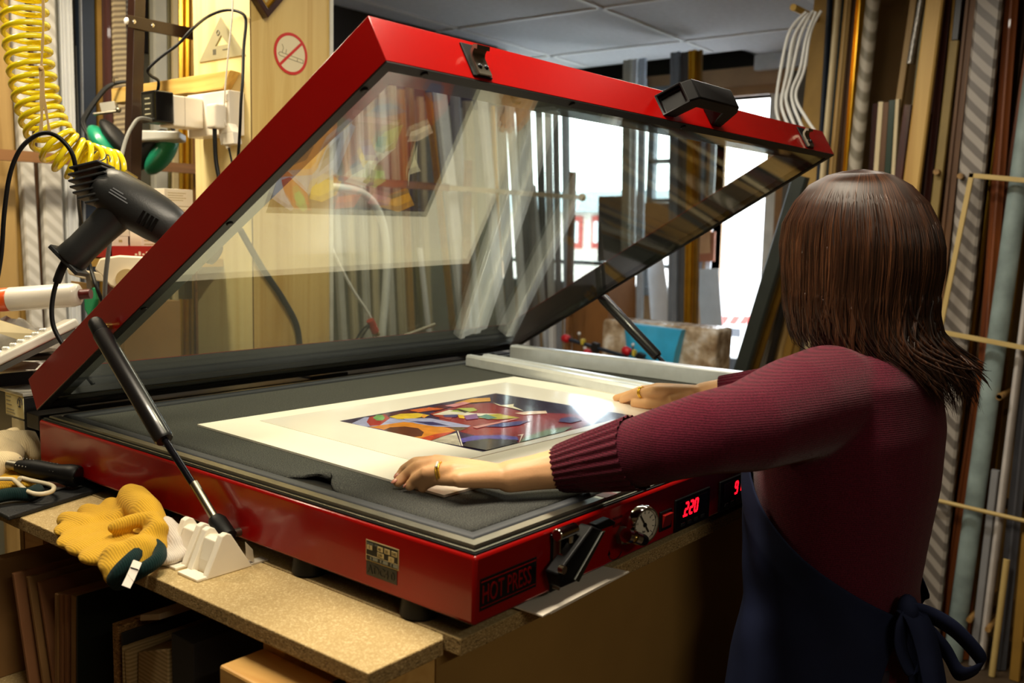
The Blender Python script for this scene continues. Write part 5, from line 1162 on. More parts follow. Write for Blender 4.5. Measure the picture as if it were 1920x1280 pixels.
# corner of a picture frame hung point down above the sign
fc = ony(497, 35, 1.172); fr_ = thing('framed_picture', fc, 'dark picture frame hung corner down on the timber column', 'frame')
L_ = .17; da, db_ = V((-.66, 0, .75)).normalized(), V((.66, 0, .75)).normalized()
def ringf(i0, i1, yb, yf):
    m = MB()
    def loop(ins, y): o = fc+V((0, y-fc.y, 0)); s = ins*1.0; k = L_-s; return [o+(da+db_)*s, o+da*k+db_*s, o+(da+db_)*k, o+db_*k+da*s]
    m.loft([loop(i0, yb), loop(i0, yf), loop(i1, yf), loop(i1, yb), loop(i0, yb)], True, False, False); return m
ringf(0, .013, 1.1795, 1.160).build('frame_outer', P('frame_dark', '#33190f', rough=0.3, coat=0.4), fr_, bevel=.002)
ringf(.013, .019, 1.1795, 1.165).build('gold_sight_edge', gold, fr_)
o_ = fc+(da+db_)*.019; MB().prism([V((p.x, 1.1790, p.z)) for p in (o_, o_+da*(L_-.038), o_+(da+db_)*(L_-.038), o_+db_*(L_-.038))], (0, -.003, 0)).build('mount_card', P('mount_pale', '#cdbd84', rough=0.7), fr_)
# set square on a nail
XP = 0.5728
def op(x, y, X=XP): return onx(x, y, X)
tri = [op(415, 32), op(375, 117), op(461, 103)]; hol = [op(416, 66), op(405, 87), op(429, 83)]
m = MB(); out = lambda P_, k: [p+V((-k, 0, 0)) for p in P_]
m.loft([tri, out(tri, .0025), out(hol, .0025), hol, tri], True, False, False)
ss = tag(m.build('set_square', P('set_square_grey', '#a49c7c', rough=0.35, var=0.1)), 'grey plastic set square hanging on the pale side of the column', 'set square')
m = MB(); c = op(411, 62)
m.tube([c+V((-.003, .0052*math.cos(a), .0052*math.sin(a))) for a in [2*PI*i/16 for i in range(17)]], .0008, 6); m.build('hole_rim', lbl, ss)
MB().obox(op(404, 98)+V((-.0027, 0, 0)), (0, .006, 0), (0, 0, .006), (.0004, 0, 0)).build('printed_mark', P('mark_grey', '#5d5a4c'), ss)
MB().obox(op(424, 93)+V((-.0027, 0, 0)), (0, .010, 0), (0, 0, .0012), (.0003, 0, 0)).build('printed_line', P('mark_grey', '#5d5a4c'), ss)
# batten nailed across
XBt = .540; b0, b1 = op(424, 132, XBt), op(406, 165, XBt); b2 = op(209, 158, XBt); zt_b, zb_b = b0.z+.000, b1.z-.002
bt = MB(); bt.hexa([V(p) for p in [(XBt, 1.235, zb_b), (XP, 1.255, zb_b), (XP, 1.72, zb_b), (XBt, 1.72, zb_b), (XBt, 1.205, zt_b), (XP, 1.215, zt_b), (XP, 1.72, zt_b), (XBt, 1.72, zt_b)]])
tag(bt.build('batten', WOOD('batten_pine', '#e0bd6c', '#c2913f', 'y', 0.7), bevel=.002), 'pine batten fixed across the pale side of the column', 'batten')
# socket outlet with its plugs
XS = .533; s0, s1, s2 = op(429, 168, XS), op(350, 180, XS), op(429, 252, XS)
so = MB().box((XS, s0.y, s2.z), (XP, s1.y, s0.z)).build('socket_outlet', white_pl, bevel=.003, seg=3); tag(so, 'white double socket outlet on the column below the batten', 'socket')
zc = (s0.z+s2.z)/2; ys0, ys1 = s0.y+.028, s1.y-.030
for yy in (ys0-.018, ys1+.012): MB().box((XS-.003, yy-.007, s0.z-.024), (XS+.002, yy+.007, s0.z-.008)).build('rocker', white_pl, so, bevel=.0015)
yn = 1.30
a0, a1 = ony(376, 190, yn), ony(326, 240, yn); z1_, z2_ = ony(350, 181, yn).z, ony(350, 238, yn).z
ad = tag(MB().box((a1.x, yn, z2_), (XS-.0002, yn+.062, z1_)).build('plug_adaptor', white_pl, bevel=.003), 'white plug adaptor block in the far half of the double socket', 'adaptor')
MB().box((a1.x+.027, yn-.0004, z2_), (a1.x+.0282, yn+.0624, z1_+.0003)).build('seam', P('seam_grey', '#b6ad9c'), ad)
k0, k1 = ony(290, 168, yn-.004), ony(330, 233, yn-.004); zk0, zk1 = ony(300, 169, yn-.004).z, ony(300, 229, yn-.004).z
pw = thing('power_adaptor', (k0.x, yn, zk1), 'black power adaptor plugged into the white plug block', 'adaptor')
MB().box((k0.x, yn-.004, zk1), (a1.x-.0002, yn+.056, zk0)).build('case', P('adaptor_black', '#0c0c0d', rough=0.22, coat=0.3), pw, bevel=.004, seg=3)
m = MB(); m.box((k0.x-.0006, yn+.006, zk1+.010), (k0.x+.001, yn+.046, zk0-.008)); lb_ = m.build('rating_label', P('label_smoke', '#2b2b26', rough=0.3), pw)
m = MB()
for k in range(4): m.box((k0.x-.0010, yn+.012+.004*(k % 2), zk1+.016+.011*k), (k0.x-.0005, yn+.036, zk1+.019+.011*k))
m.build('label_print', P('label_print', '#a8a48a'), lb_)
pg0 = op(383, 195, .505); pg1 = op(405, 240, .505)
pg = thing('mains_plug', V((.505, pg1.y, pg1.z)), 'white three pin plug with black cord in the near half of the socket', 'plug')
MB().box((.503, pg1.y-.001, pg1.z), (XS-.0002, pg1.y+.036, pg0.z)).build('plug_body', white_pl, pg, bevel=.006, seg=3)
MB().tube(smoothpath([V((.512, pg1.y+.016, pg1.z+.006)), op(403, 262, .512), op(405, 300, .512), op(412, 340, .512), op(430, 420, .512)], 6), .0046, 12).build('cord', black, pg, smooth=60)
# thin white lead with its moulded connector
ld_ = thing('white_lead', op(430, 262, .52), 'thin white lead hanging down past the set square to a moulded connector', 'lead')
XW_ = .527
m = MB(); m.hexa([op(410, 252, XW_), op(436, 247, XW_), op(436, 247, XW_)+V((.02, 0, 0)), op(410, 252, XW_)+V((.02, 0, 0)), op(422, 232, XW_), op(428, 231, XW_), op(428, 231, XW_)+V((.02, 0, 0)), op(422, 232, XW_)+V((.02, 0, 0))]); m.hexa([op(414, 272, XW_), op(439, 269, XW_), op(439, 269, XW_)+V((.02, 0, 0)), op(414, 272, XW_)+V((.02, 0, 0)), op(410, 252, XW_), op(436, 247, XW_), op(436, 247, XW_)+V((.02, 0, 0)), op(410, 252, XW_)+V((.02, 0, 0))])
m.build('connector', white_pl, ld_, bevel=.001)
MB().tube([op(426, 270, XW_+.008), op(429, 278, XW_+.008)], .0050, 12).build('strain_relief', white_pl, ld_)
MB().tube(smoothpath([op(429, 277, XW_+.008), op(434, 300, XW_+.008), op(440, 330, XW_+.01)], 6), .0022, 10).build('thin_cord', black, ld_, smooth=60)
MB().tube(smoothpath([op(440, -420, XW_), op(438, -200, XW_), op(437, -60, XW_), op(436, 20, XW_), op(428, 100, XW_), op(421, 180, XW_), op(420, 215, XW_), op(424, 236, XW_)], 8), .0018, 8).build('lead', white_pl, ld_, smooth=60)
# black cable looped over a nail on the column
XC = .512
tag(MB().tube(smoothpath([V((k0.x+.020, yn+.02, zk0-.002)), ony(297, 152, 1.29), ony(283, 142, 1.27), ony(278, 130, 1.25), ony(300, 108, 1.24), ony(335, 82, 1.23), ony(360, 55, 1.22), op(392, 30, .53), op(425, 19, .55), op(452, 24, .56), op(461, 40, .563), op(457, 90, .55), op(455, 150, .525), op(452, 190, .518), op(450, 240, .518), op(446, 300, .53), op(440, 360, .54)], 8), .0032, 10).build('black_cable', black, smooth=60), 'black cable looping from the power adaptor over a nail on the column', 'cable')
tag(MB().cyl(op(457, 31, XP), op(457, 31, .548), .0016, 8).build('nail', steel), 'small nail in the column holding up the black cable loop', 'nail')
# ---------------------------------------------------------------- shelf with small cartons between upright and column
zsh = atd(240, 482, 2.12).z
sh = thing('wall_shelf', (.40, 1.36, zsh-.02), 'narrow wooden shelf between the dark upright and the column', 'shelf')
box('shelf_board', (ony(206, 462, 1.315).x, 1.29, zsh-.018), (.571, 1.447, zsh), tan2, sh); box('bracket', (.55, 1.42, zsh-.10), (.571, 1.445, zsh-.018), steel, sh)
YT = 1.315
tr_ = thing('red_tray', (.36, YT, zsh), 'shallow red tray with white print holding small cartons', 'tray')
t0, t1 = ony(206, 462, YT), ony(300, 482, YT); zt0 = ony(240, 461, YT).z; rt = P('tray_red', '#a3241c', rough=0.35)
m = MB(); xa_, xb_ = t0.x, .50
for a, b in [((xa_, YT, zsh), (xb_, YT+.004, zt0)), ((xa_, YT+.10, zsh), (xb_, YT+.104, zt0)), ((xa_, YT, zsh), (xa_+.004, YT+.104, zt0)), ((xb_-.004, YT, zsh), (xb_, YT+.104, zt0)), ((xa_, YT, zsh), (xb_, YT+.104, zsh+.003))]: m.box(a, b)
m.build('tray_body', rt, tr_)
m = MB()
for k in range(8): m.box((xa_+.055+.0085*k, YT-.0005, zsh+.008), (xa_+.060+.0085*k, YT, zsh+.008+.004*(1+k % 2)))
m.build('tray_print', P('print_white', '#e8dccb'), tr_)
cart = P('carton_white', '#e6dcc8', rough=0.6, var=0.03); cgr = P('carton_grey', '#cfc6b0', rough=0.6)
def carton(x0, y0, x1, y1, Y, dep, lab, mark, zmin=None):
    a, b = ony(x0, y0, Y), ony(x1, y1, Y); zlo = b.z if zmin is None else zmin
    o = thing('small_carton', V(((a.x+b.x)/2, Y, zlo)), lab, 'carton', 'small white cartons on the shelf')
    MB().box((a.x, Y, zlo), (b.x, Y+dep, a.z)).build('carton', cart, o, bevel=.0008)
    m = MB(); h = a.z-zlo; w_ = b.x-a.x
    m.box((a.x+w_*.40, Y-.0004, a.z-h*.28), (a.x+w_*.62, Y, a.z-h*.16)) if mark == 'tab' else [m.box((a.x+w_*.12, Y-.0004, a.z-h*(.22+.14*k)), (a.x+w_*(.75-.1*(k % 2)), Y, a.z-h*(.26+.14*k))) for k in range(4)]
    m.build('carton_print', P('carton_mark', '#b7a268' if mark == 'tab' else '#9d9684'), o); return a, b, zlo
zin = zsh+.0032
a, b, z_ = carton(210, 443, 241, 466, 1.345, .05, 'lower of two white cartons stacked in the red tray', 'tab', zin)
carton(215, 413, 243, 442, 1.345, .05, 'upper of two white cartons stacked in the red tray', 'tab', ony(240, 443, 1.345).z+.0002)
carton(265, 432, 305, 466, 1.345, .05, 'white carton standing alone in the red tray beside the upright', 'lines', zin)
c3 = thing('carton_block', (.53, 1.36, zsh), 'brown carton beneath the printed cartons by the column', 'carton'); p0 = ony(312, 410, 1.35)
MB().box((ony(308, 410, 1.35).x, 1.35, zsh), (.568, 1.43, ony(330, 414, 1.35).z)).build('carton', P('carton_brown', '#8a6a3c', rough=0.7), c3)
zc2 = ony(330, 414, 1.35).z+.0003
a, b, z_ = carton(313, 386, 360, 413, 1.352, .06, 'lower of two printed cartons stacked by the column', 'lines', zc2)
carton(308, 353, 362, 385, 1.350, .065, 'upper of two printed cartons stacked by the column', 'lines', ony(313, 386, 1.352).z+.0003)
# ---------------------------------------------------------------- ear defenders, clear lid and metal clip hanging from the batten
em_ = thing('ear_defenders', atd(235, 260, 2.2), 'green ear defenders with black headband hanging behind the dark upright', 'ear defenders')
gr = P('ear_green', '#1f8f6b', rough=0.3, coat=0.3); padm = P('ear_pad', '#141414', rough=0.6)
DE = 2.30
m = MB(); c = atd(197, 272, DE); ax = (RX*.80+RY*1.0).normalized(); nx_ = ax.cross(RZ).normalized()
ell(m, c, [ax*.060, nx_*.026, RZ*.040], 20); m.build('ear_cup', gr, em_, smooth=180)
m = MB(); ell(m, c+nx_*(-.0)+RX*.030-RY*.014, [ax*.062, nx_*.020, RZ*.042], 20); m.build('ear_cushion', padm, em_, smooth=180)
m = MB(); c = atd(303, 290, DE); ax2 = (RX*-.75+RY*1.0).normalized(); nx2_ = ax2.cross(RZ).normalized()
ell(m, c, [ax2*.060, nx2_*.024, RZ*.040], 20); m.build('ear_cup', gr, em_, smooth=180)
m = MB(); ell(m, c-RX*.026-RY*.012, [ax2*.062, nx2_*.020, RZ*.042], 20); m.build('ear_cushion', padm, em_, smooth=180)
for off in (0, 4):
    MB().tube(smoothpath([atd(x, y, DE+.01) for x, y in [(190+off, 293), (170+off, 262), (155+off, 235), (158+off, 218), (180+off, 185), (200+off, 163), (225+off, 154), (250, 155), (275, 165)]], 8), .0042, 8).build('headband', padm, em_, smooth=60)
MB().tube([atd(214, 158, DE+.01), atd(214, 146, DE-.01), atd(222, 146, DE-.03)], .0015, 8).build('hanging_hook', steel, em_)
MB().tube(smoothpath([atd(x, y, DE+.01) for x, y in [(296, 310), (318, 285), (328, 262), (322, 235)]], 8), .005, 8).build('headband_arm', padm, em_, smooth=60)
q = [atd(255, 243, 2.24), atd(336, 245, 2.24), atd(336, 260, 2.24), atd(252, 264, 2.24)]
tag(MB().prism(q, RZ*.05).build('plastic_box', P('clear_plastic', '#dcdcd4', rough=0.2, trans=0.3), bevel=.004), 'clear plastic box lodged below the plug block', 'lid')['kind'] = 'thing'
mc = thing('metal_bracket', atd(205, 200, 2.28), 'small grey metal bracket hooked at the batten end above the ear defenders', 'bracket')
MB().prism([atd(186, 193, 2.28), atd(214, 189, 2.28), atd(218, 205, 2.28), atd(190, 212, 2.28)], RZ*.02).build('plate', P('bracket_grey', '#a9a69c', rough=0.35, metal=0.6), mc, bevel=.001)
MB().tube([atd(176, 214, 2.27), atd(222, 208, 2.27)], .0035, 8).build('pin', steel, mc); MB().ball(atd(222, 206, 2.27), .007, 10).build('knob', steel, mc, smooth=180)
# ---------------------------------------------------------------- yellow coiled air hose and its string
DH = 1.60
cen = smoothpath([atd(x, y, DH+dd) for x, y, dd in [(20, -560, 0), (22, -460, 0), (25, -340, 0), (28, -220, 0), (33, -130, 0), (38, -70, 0), (43, -20, 0), (47, 40, 0), (52, 90, 0), (60, 140, 0), (70, 190, 0), (84, 232, 0), (104, 268, .0), (132, 292, .01), (160, 306, .025), (188, 315, .05), (212, 321, .07)]], 24)
dens = [0]; 
for a, b in zip(cen[:-1], cen[1:]): dens.append(dens[-1]+(b-a).length)
tot = dens[-1]; pts = []; N = 2600; ang = 0.0; up0 = V((0, 0, 1)); prev = None
uvec = RX.copy(); S0 = sum((b-a).length for a, b in zip(cen[:24*5], cen[1:24*5+1]))
for i in range(N+1):
    s = tot*i/N; k = max(1, min(len(dens)-1, next((j for j, dd in enumerate(dens) if dd >= s), len(dens)-1))); f = (s-dens[k-1])/max(dens[k]-dens[k-1], 1e-9)
    p = cen[k-1].lerp(cen[k], f); t = (cen[min(k+1, len(cen)-1)]-cen[max(k-2, 0)]).normalized()
    uvec = (uvec-t*uvec.dot(t)).normalized(); w_ = t.cross(uvec)
    fr__ = max(0, (s-S0)/(tot-S0)); pitch = .0268-.0070*min(1, fr__/.6)-.0062*max(0, (fr__-.6)/.4); ang += 2*PI*(tot/N)/pitch
    pts.append(p+uvec*(.0345*math.cos(ang))+w_*(.0345*math.sin(ang)))
yh = tag(MB().tube(pts, .0049, 8).build('coiled_air_hose', P('hose_yellow', '#f1dc1c', rough=0.22, coat=0.5, var=0.03), smooth=180), 'bright yellow coiled air hose hanging at the back rack', 'hose')
yh['kind'] = 'thing'
MB().cyl(pts[-1], pts[-1]+V((.02, -.004, -.012)), .006, 12).build('end_fitting', brass, yh)
stm = P('string_tan', '#b79a64', rough=0.7)
st_ = thing('elastic_strap', atd(80, -30, 1.50), 'tan strap hanging down past the yellow coils to hold a black cable', 'strap')
DS = 1.50
def flatstrip(pts, w, par, nm):
    pts = smoothpath([atd(x, y, DS) for x, y in pts], 6); m = MB(); vs = []
    for i, p in enumerate(pts): a = w*(1+.25*math.sin(i*.9)); vs += [p-RX*a, p+RX*a, p+RX*a+RZ*.001, p-RX*a+RZ*.001]
    m.loft([vs[4*i:4*i+4] for i in range(len(pts))]); return m.build(nm, stm, par, smooth=50)
flatstrip([(74, -600), (77, -300), (80, -40), (81, 40), (79, 90), (77, 130)], .0020, st_, 'strip'); flatstrip([(76, 128), (77, 170), (78, 215), (76, 250)], .0024, st_, 'strip'); flatstrip([(80, 130), (82, 180), (89, 225), (94, 252)], .0020, st_, 'strip')
m = MB(); ell(m, atd(77, 128, DS), [RX*.004, RY*.004, RZ*.004], 10); m.build('knot', stm, st_, smooth=180)
tag(MB().tube(smoothpath([atd(x, y, d_) for x, y, d_ in [(-12, 560, 1.52), (2, 480, 1.52), (8, 400, 1.51), (18, 330, 1.50), (36, 283, 1.495), (62, 257, 1.497), (88, 249, 1.498), (112, 259, 1.50), (134, 285, 1.505), (143, 320, 1.52), (147, 352, 1.57), (149, 390, 1.67), (156, 440, 1.74), (168, 495, 1.77), (182, 540, 1.74), (198, 580, 1.76), (220, 640, 1.8)]], 8), .0036, 10).build('looped_cable', black, smooth=60), 'black cable looped through the tan strap and dropping behind the heat gun', 'cable')
# ---------------------------------------------------------------- heat gun
DG = 1.54
hg = thing('heat_gun', atd(190, 300, DG), 'dark grey heat gun hanging above the raised lid corner', 'heat gun')
gm = P('gun_grey', '#1d1f20', rough=0.42, var=0.12, bs=0.1, bscale=400); K = DG/FPX
def gpt(x, y, dz=0.0): return atd(x, y, DG+dz)
ax_ = (gpt(330, 430)-gpt(180, 338)).normalized(); b0 = gpt(188, 345); gl = K
m = MB(); m.tube([b0+ax_*(t*gl) for t in (0, 6, 30, 80, 125, 150, 175, 182)], [r*gl for r in (30, 38, 44, 46, 44, 40, 34, 27)], 28, up=RY)
gb = m.build('gun_body', gm, hg, smooth=50)
m = MB(); m.tube([b0+ax_*(t*gl) for t in (178, 186, 250, 256)], [r*gl for r in (27, 25, 22, 20)], 24); m.build('nozzle', P('nozzle_steel', '#6b6459', rough=0.35, metal=0.9), hg, smooth=50)
m = MB(); sideax = (RX*.97-RY*.24).normalized(); upax = (RX*.24+RY*.97).normalized()*-1
for k in range(7):
    h = 30-11.5*k; half = math.sqrt(max(43**2-(h-2)**2*0.9, 60)); c = b0-ax_*(4*gl)+upax*(h*gl)-sideax*(4*gl)
    m.obox(c, sideax*(half*.82*gl), RZ*(38*gl), upax*(2.2*gl))
m.build('vent_louvres', gm, hg, bevel=.0012)
m = MB(); m.tube([b0-ax_*(9*gl), b0], [20*gl, 31*gl], 24); m.build('vent_core', blackg, hg, smooth=50)
h0, h1 = gpt(248, 372), gpt(132, 486); hx = (h1-h0).normalized()
m = MB(); m.tube([h0, h0.lerp(h1, .25), h0.lerp(h1, .5), h0.lerp(h1, .8), h0.lerp(h1, .97), h1], [r*gl for r in (44, 33, 30, 29, 31, 29)], 22, up=hx.cross(RZ), flat=1.0); m.build('grip', gm, hg, smooth=60)
m = MB(); m.obox(h1+hx*.0035, hx*.004, hx.cross(RZ).normalized()*(37*gl), RZ*(24*gl)); m.build('grip_end', gm, hg, bevel=.002)
m = MB(); tg = h0.lerp(h1, .22)+hx.cross(RZ).normalized()*(-31*gl); m.obox(tg, hx*(15*gl), hx.cross(RZ).normalized()*(5*gl), RZ*(9*gl)); m.build('trigger', black, hg, bevel=.002)
m = MB()
for k in range(4): c = b0+ax_*((110+9*k)*gl)-RZ*(43*gl)+RY*(10*gl); m.obox(c, ax_*(2.6*gl), (RY-ax_*ax_.dot(RY)).normalized()*(13*gl), RZ*.002)
m.build('side_slots', blackg, gb)
m = MB()
for k, (o, L) in enumerate([(0, 22), (6, 34), (12, 40)]): c = b0+ax_*((62)*gl)-RZ*(45.6*gl)+RY*((-12+o)*gl); m.obox(c, ax_*(L*.5*gl), (RY-ax_*ax_.dot(RY)).normalized()*(1.1*gl), RZ*.0004)
m.build('side_printing', P('print_grey', '#6f7378'), gb)
MB().tube(smoothpath([gpt(122, 492), gpt(114, 508), gpt(106, 530)], 4), [.0070*1.0]*8+[.0058], 12).build('cord_sleeve', black, hg, smooth=50)
MB().tube(smoothpath([gpt(108, 524), gpt(101, 548), gpt(97, 580), gpt(100, 610), gpt(112, 636), gpt(135, 668), gpt(175, 720)], 6), .0038, 10).build('cord', black, hg, smooth=60)
MB().tube(smoothpath([b0+upax*(42*gl), gpt(196, 298), gpt(200, 290), gpt(206, 294), gpt(206, 303)], 6), .0011, 8).build('hanging_hook', steel, hg, smooth=60)
tag(MB().tube(smoothpath([V((k0.x+.01, yn+.015, zk1+.004)), ony(262, 222, 1.30), ony(246, 240, 1.27), ony(236, 262, 1.22), gpt(226, 300, .13), gpt(218, 340, .12), gpt(212, 400, .12), gpt(205, 460, .12), gpt(198, 520, .12), gpt(197, 570, .12), gpt(205, 640, .14)], 8), .0040, 10).build('grey_cable', P('cable_grey', '#6c6d69', rough=0.5), smooth=60), 'grey cable curving from the power adaptor down behind the heat gun', 'cable')
# ---------------------------------------------------------------- things on the bench behind the press
pb0 = V((0.012, 1.000, ZB)); 
zpt = onx(43, 737, .012).z
prn = thing('black_printer', (.15, 1.15, ZB), 'black printer with a pale sticker standing behind the press corner', 'printer')
pbk = P('printer_black', '#131415', rough=0.4); yl0, yl1 = onx(44, 740, .012).y, 1.45
MB().box((.012, yl0, ZB+.02), (.36, yl1, zpt-.006)).build('case', pbk, prn, bevel=.003)
MB().box((.020, yl0+.01, ZB), (.35, yl1-.01, ZB+.02)).build('plinth', pbk, prn)
MB().box((.010, yl0-.002, zpt-.006), (.36, yl1, zpt)).build('top_plate', P('plate_silver', '#b3b0a6', rough=0.3, metal=0.4), prn, bevel=.001)
ya_ = onx(10, 735, .0115).y; zb3 = onx(43, 785, .0115).z
st2 = MB().box((.0112, yl0+.001, zb3), (.0125, ya_, zpt-.003)).build('sticker', P('sticker_cream', '#d7cfa0', rough=0.6, var=0.02), prn, label='pale information sticker')
m = MB()
for k, (o, w_) in enumerate([(.006, .018), (.013, .016), (.020, .020), (.028, .030), (.033, .032), (.038, .028)]): m.box((.0108, ya_-.004-w_, zpt-.003-o-.004), (.0113, ya_-.004, zpt-.003-o-.002))
m.build('sticker_print', P('sticker_ink', '#8f8c78'), st2)
cl = V((.0108, yl0+.013, zpt-.018)); m = MB(); m.tube([cl+V((0, .0085*math.cos(a), .0085*math.sin(a))) for a in [PI*(-.1)+PI*1.2*i/20 for i in range(21)]], .0007, 6)
m.obox(cl+V((0, 0, -.001)), (.0003, 0, 0), (0, .0010, 0), (0, 0, .0065)); m.obox(cl+V((0, .0015, -.007)), (.0003, 0, 0), (0, .004, 0), (0, 0, .0010)); m.obox(cl+V((0, 0.001, .003)), (.0003, 0, 0), (0, .003, .002), (0, 0, .0010))
m.build('sticker_emblem', P('emblem_ink', '#3a3f52'), st2)
MB().box((.0112, yl0+.001, ZB+.022), (.0125, yl0+.048, zb3-.004)).build('lower_sticker', P('sticker_tan', '#b3a98a', rough=0.6), prn)
sil = P('phone_silver', '#c9c5b8', rough=0.35, var=0.05)
ofc = [onz(15, 709, zpt), onz(62, 700, zpt), onz(75, 705, zpt), onz(28, 716, zpt)]
tag(MB().prism(ofc, (0, 0, .010)).build('pine_offcut', WOOD('offcut_pine', '#e3c274', '#c79c4c', 'x', 1.0), bevel=.0008), 'small pine offcut on top of the black printer', 'offcut')
phb = MB(); DP = 1.62
pl_ = [atd(-40, 684, DP), atd(30, 677, DP), atd(70, 676, DP+.02), atd(88, 682, DP+.04), atd(70, 694, DP), atd(0, 700, DP), atd(-40, 706, DP)]
ph = thing('desk_telephone', atd(20, 700, DP), 'silver desk telephone with raised keypad on the black printer', 'telephone')
phb.prism(pl_, RZ*.10); phb.build('base', sil, ph, bevel=.006, seg=3, smooth=50)
MB().box((atd(20, 700, DP+.05).x-.03, atd(20, 700, DP+.05).y-.02, zpt), (atd(20, 700, DP+.05).x+.03, atd(20, 700, DP+.05).y+.03, atd(20, 699, DP).z)).build('foot', darksteel, ph)
ka, kb = atd(-30, 684, 1.56), atd(132, 604, 1.64); kd_ = (kb-ka).normalized(); kn_ = (-RY-kd_*kd_.dot(-RY)).normalized(); kw = kd_.cross(kn_)
m = MB(); m.obox((ka+kb)/2+kw*.02, (kb-ka)/2, kw*.042, kn_*.0075); hs_ = m.build('keypad_body', sil, ph, bevel=.004, seg=3, smooth=50)
m = MB()
for i in range(8):
    for j in range(3):
        t = .10+.085*i; c = ka.lerp(kb, t)+kn_*.0085+kw*(-.012+.018*j); m.ball(c, .0048, 8, (1, 1, .8))
m.build('keys', P('key_silver', '#e7e4da', rough=0.2, metal=0.3), hs_, smooth=180)
MB().obox(ka.lerp(kb, .5)-kn_*.012+kw*.02, (kb-ka)*.44, kw*.038, kn_*.005).build('underside', P('phone_dark', '#3b3a33', rough=0.5), hs_)
# clear bag heap, beige strip and white tube
bagm = P('crinkled_film', '#b9b5ac', rough=0.16, var=0.25, nscale=22, bs=1.0, bscale=30)
m = MB(); rr = random.Random(5); rows = []
for i in range(13):
    t = i/12; ctr = atd(-70+200*t, 628, 1.72); row = []
    for j in range(13):
        a = PI*j/12; h = .052*(math.sin(PI*min(1, max(0, t*1.05)))**.5+.05)*(1+.25*rr.uniform(-1, 1)); row.append(ctr+V((-.64, -.0, 0))*0+RZ*(-.05*math.cos(a))+V((0, 0, 1))*(h*math.sin(a)+.006*rr.uniform(-1, 1)-.03))
    rows.append(row)
m.loft(rows); bg_ = tag(m.build('plastic_bag', bagm, smooth=60), 'crinkled clear plastic bag heaped behind the telephone', 'bag')
cb_x0 = atd(235, 600, 1.86).x-.034
zb4 = min((p for r in rows for p in r), key=lambda p: p.z).z
tag(MB().box((.02, 1.16, zpt), (cb_x0, 1.38, zb4+.004)).build('grey_carton', P('carton_greyish', '#6f6b62', rough=0.7)), 'plain grey carton on the printer beneath the plastic bag', 'carton')
tag(MB().prism([atd(-10, 598, 1.64), atd(78, 626, 1.66), atd(48, 642, 1.64), atd(-10, 622, 1.62)], RZ*.01).build('beige_strip', P('strip_beige', '#a99a72', rough=0.6), bevel=.001), 'flat beige strip between the telephone and the plastic bag', 'strip')
tA, tB = atd(-60, 566, 1.70), atd(150, 552, 1.70); tx = (tB-tA).normalized()
tu = thing('white_tube', tA, 'fat white tube with an orange end lying over the plastic bag', 'tube')
r_ = 22.5*1.70/FPX; q0 = atd(20, 561, 1.70)
MB().tube([q0, tB-tx*.012, tB-tx*.003, tB], [r_, r_, r_*.9, r_*.7], 28).build('barrel', P('tube_white', '#ece6da', rough=0.25, coat=0.4, var=0.02), tu, smooth=50)
MB().tube([tA, q0-tx*.002, q0], [r_*.98, r_*.98, r_*.9], 28).build('orange_end', P('tube_orange', '#e0591e', rough=0.3, coat=0.3), tu, smooth=50)
MB().tube([tB-tx*.002, tB+tx*.020], [r_*.42, r_*.42], 20).build('red_stub', P('stub_red', '#5c140f', rough=0.4), tu, smooth=50)
# tape dispenser on a carton
DT = 1.86
zt5 = atd(220, 552, DT).z
cb_ = atd(235, 600, DT)
tag(MB().box((cb_.x-.03, cb_.y-.05, zpt), (cb_.x+.09, cb_.y+.06, zt5-.012)).build('tall_carton', P('carton_brown', '#8a6a3c', rough=0.7)), 'tall brown carton hidden mostly by the raised lid, under the tape dispenser', 'carton')
td = thing('tape_dispenser', atd(215, 520, DT), 'cream tape dispenser with a green handle on the tall carton', 'tape dispenser')
m = MB(); m.prism([atd(x, y, DT) for x, y in [(186, 484), (222, 478), (262, 480), (300, 486), (300, 548), (232, 548), (205, 536), (190, 518), (176, 505)]], RZ*.05); m.build('housing', P('tape_cream', '#d8cbb0', rough=0.5), td, bevel=.004, smooth=50)
MB().tube([atd(238, 524, DT-.006), atd(238, 524, DT+.04)], .021, 28).build('tape_roll', P('tape_tan', '#ab9360', rough=0.5), td, smooth=50)
m = MB(); m.prism([atd(x, y, DT) for x, y in [(124, 502), (150, 505), (190, 512), (196, 528), (160, 524), (128, 514)]], RZ*.04); m.build('front_arm', P('arm_pale', '#cdbfa2', rough=0.5), td, bevel=.002)
m = MB(); m.prism([atd(x, y, DT) for x, y in [(132, 526), (162, 530), (170, 542), (150, 546), (134, 536)]], RZ*.04); m.build('brown_card', P('card_brown', '#8a6a36', rough=0.7), td, bevel=.001)
m = MB(); m.prism([atd(x, y, DT-.01) for x, y in [(163, 540), (178, 538), (180, 560), (172, 585), (166, 596), (158, 580), (157, 562)]], RZ*.02); m.build('green_handle', P('handle_green', '#1c7a4c', rough=0.35), td, bevel=.003)
m = MB(); m.prism([atd(x, y, DT-.012) for x, y in [(160, 512), (168, 512), (172, 540), (163, 541)]], RZ*.008); m.build('metal_blade', steel, td)
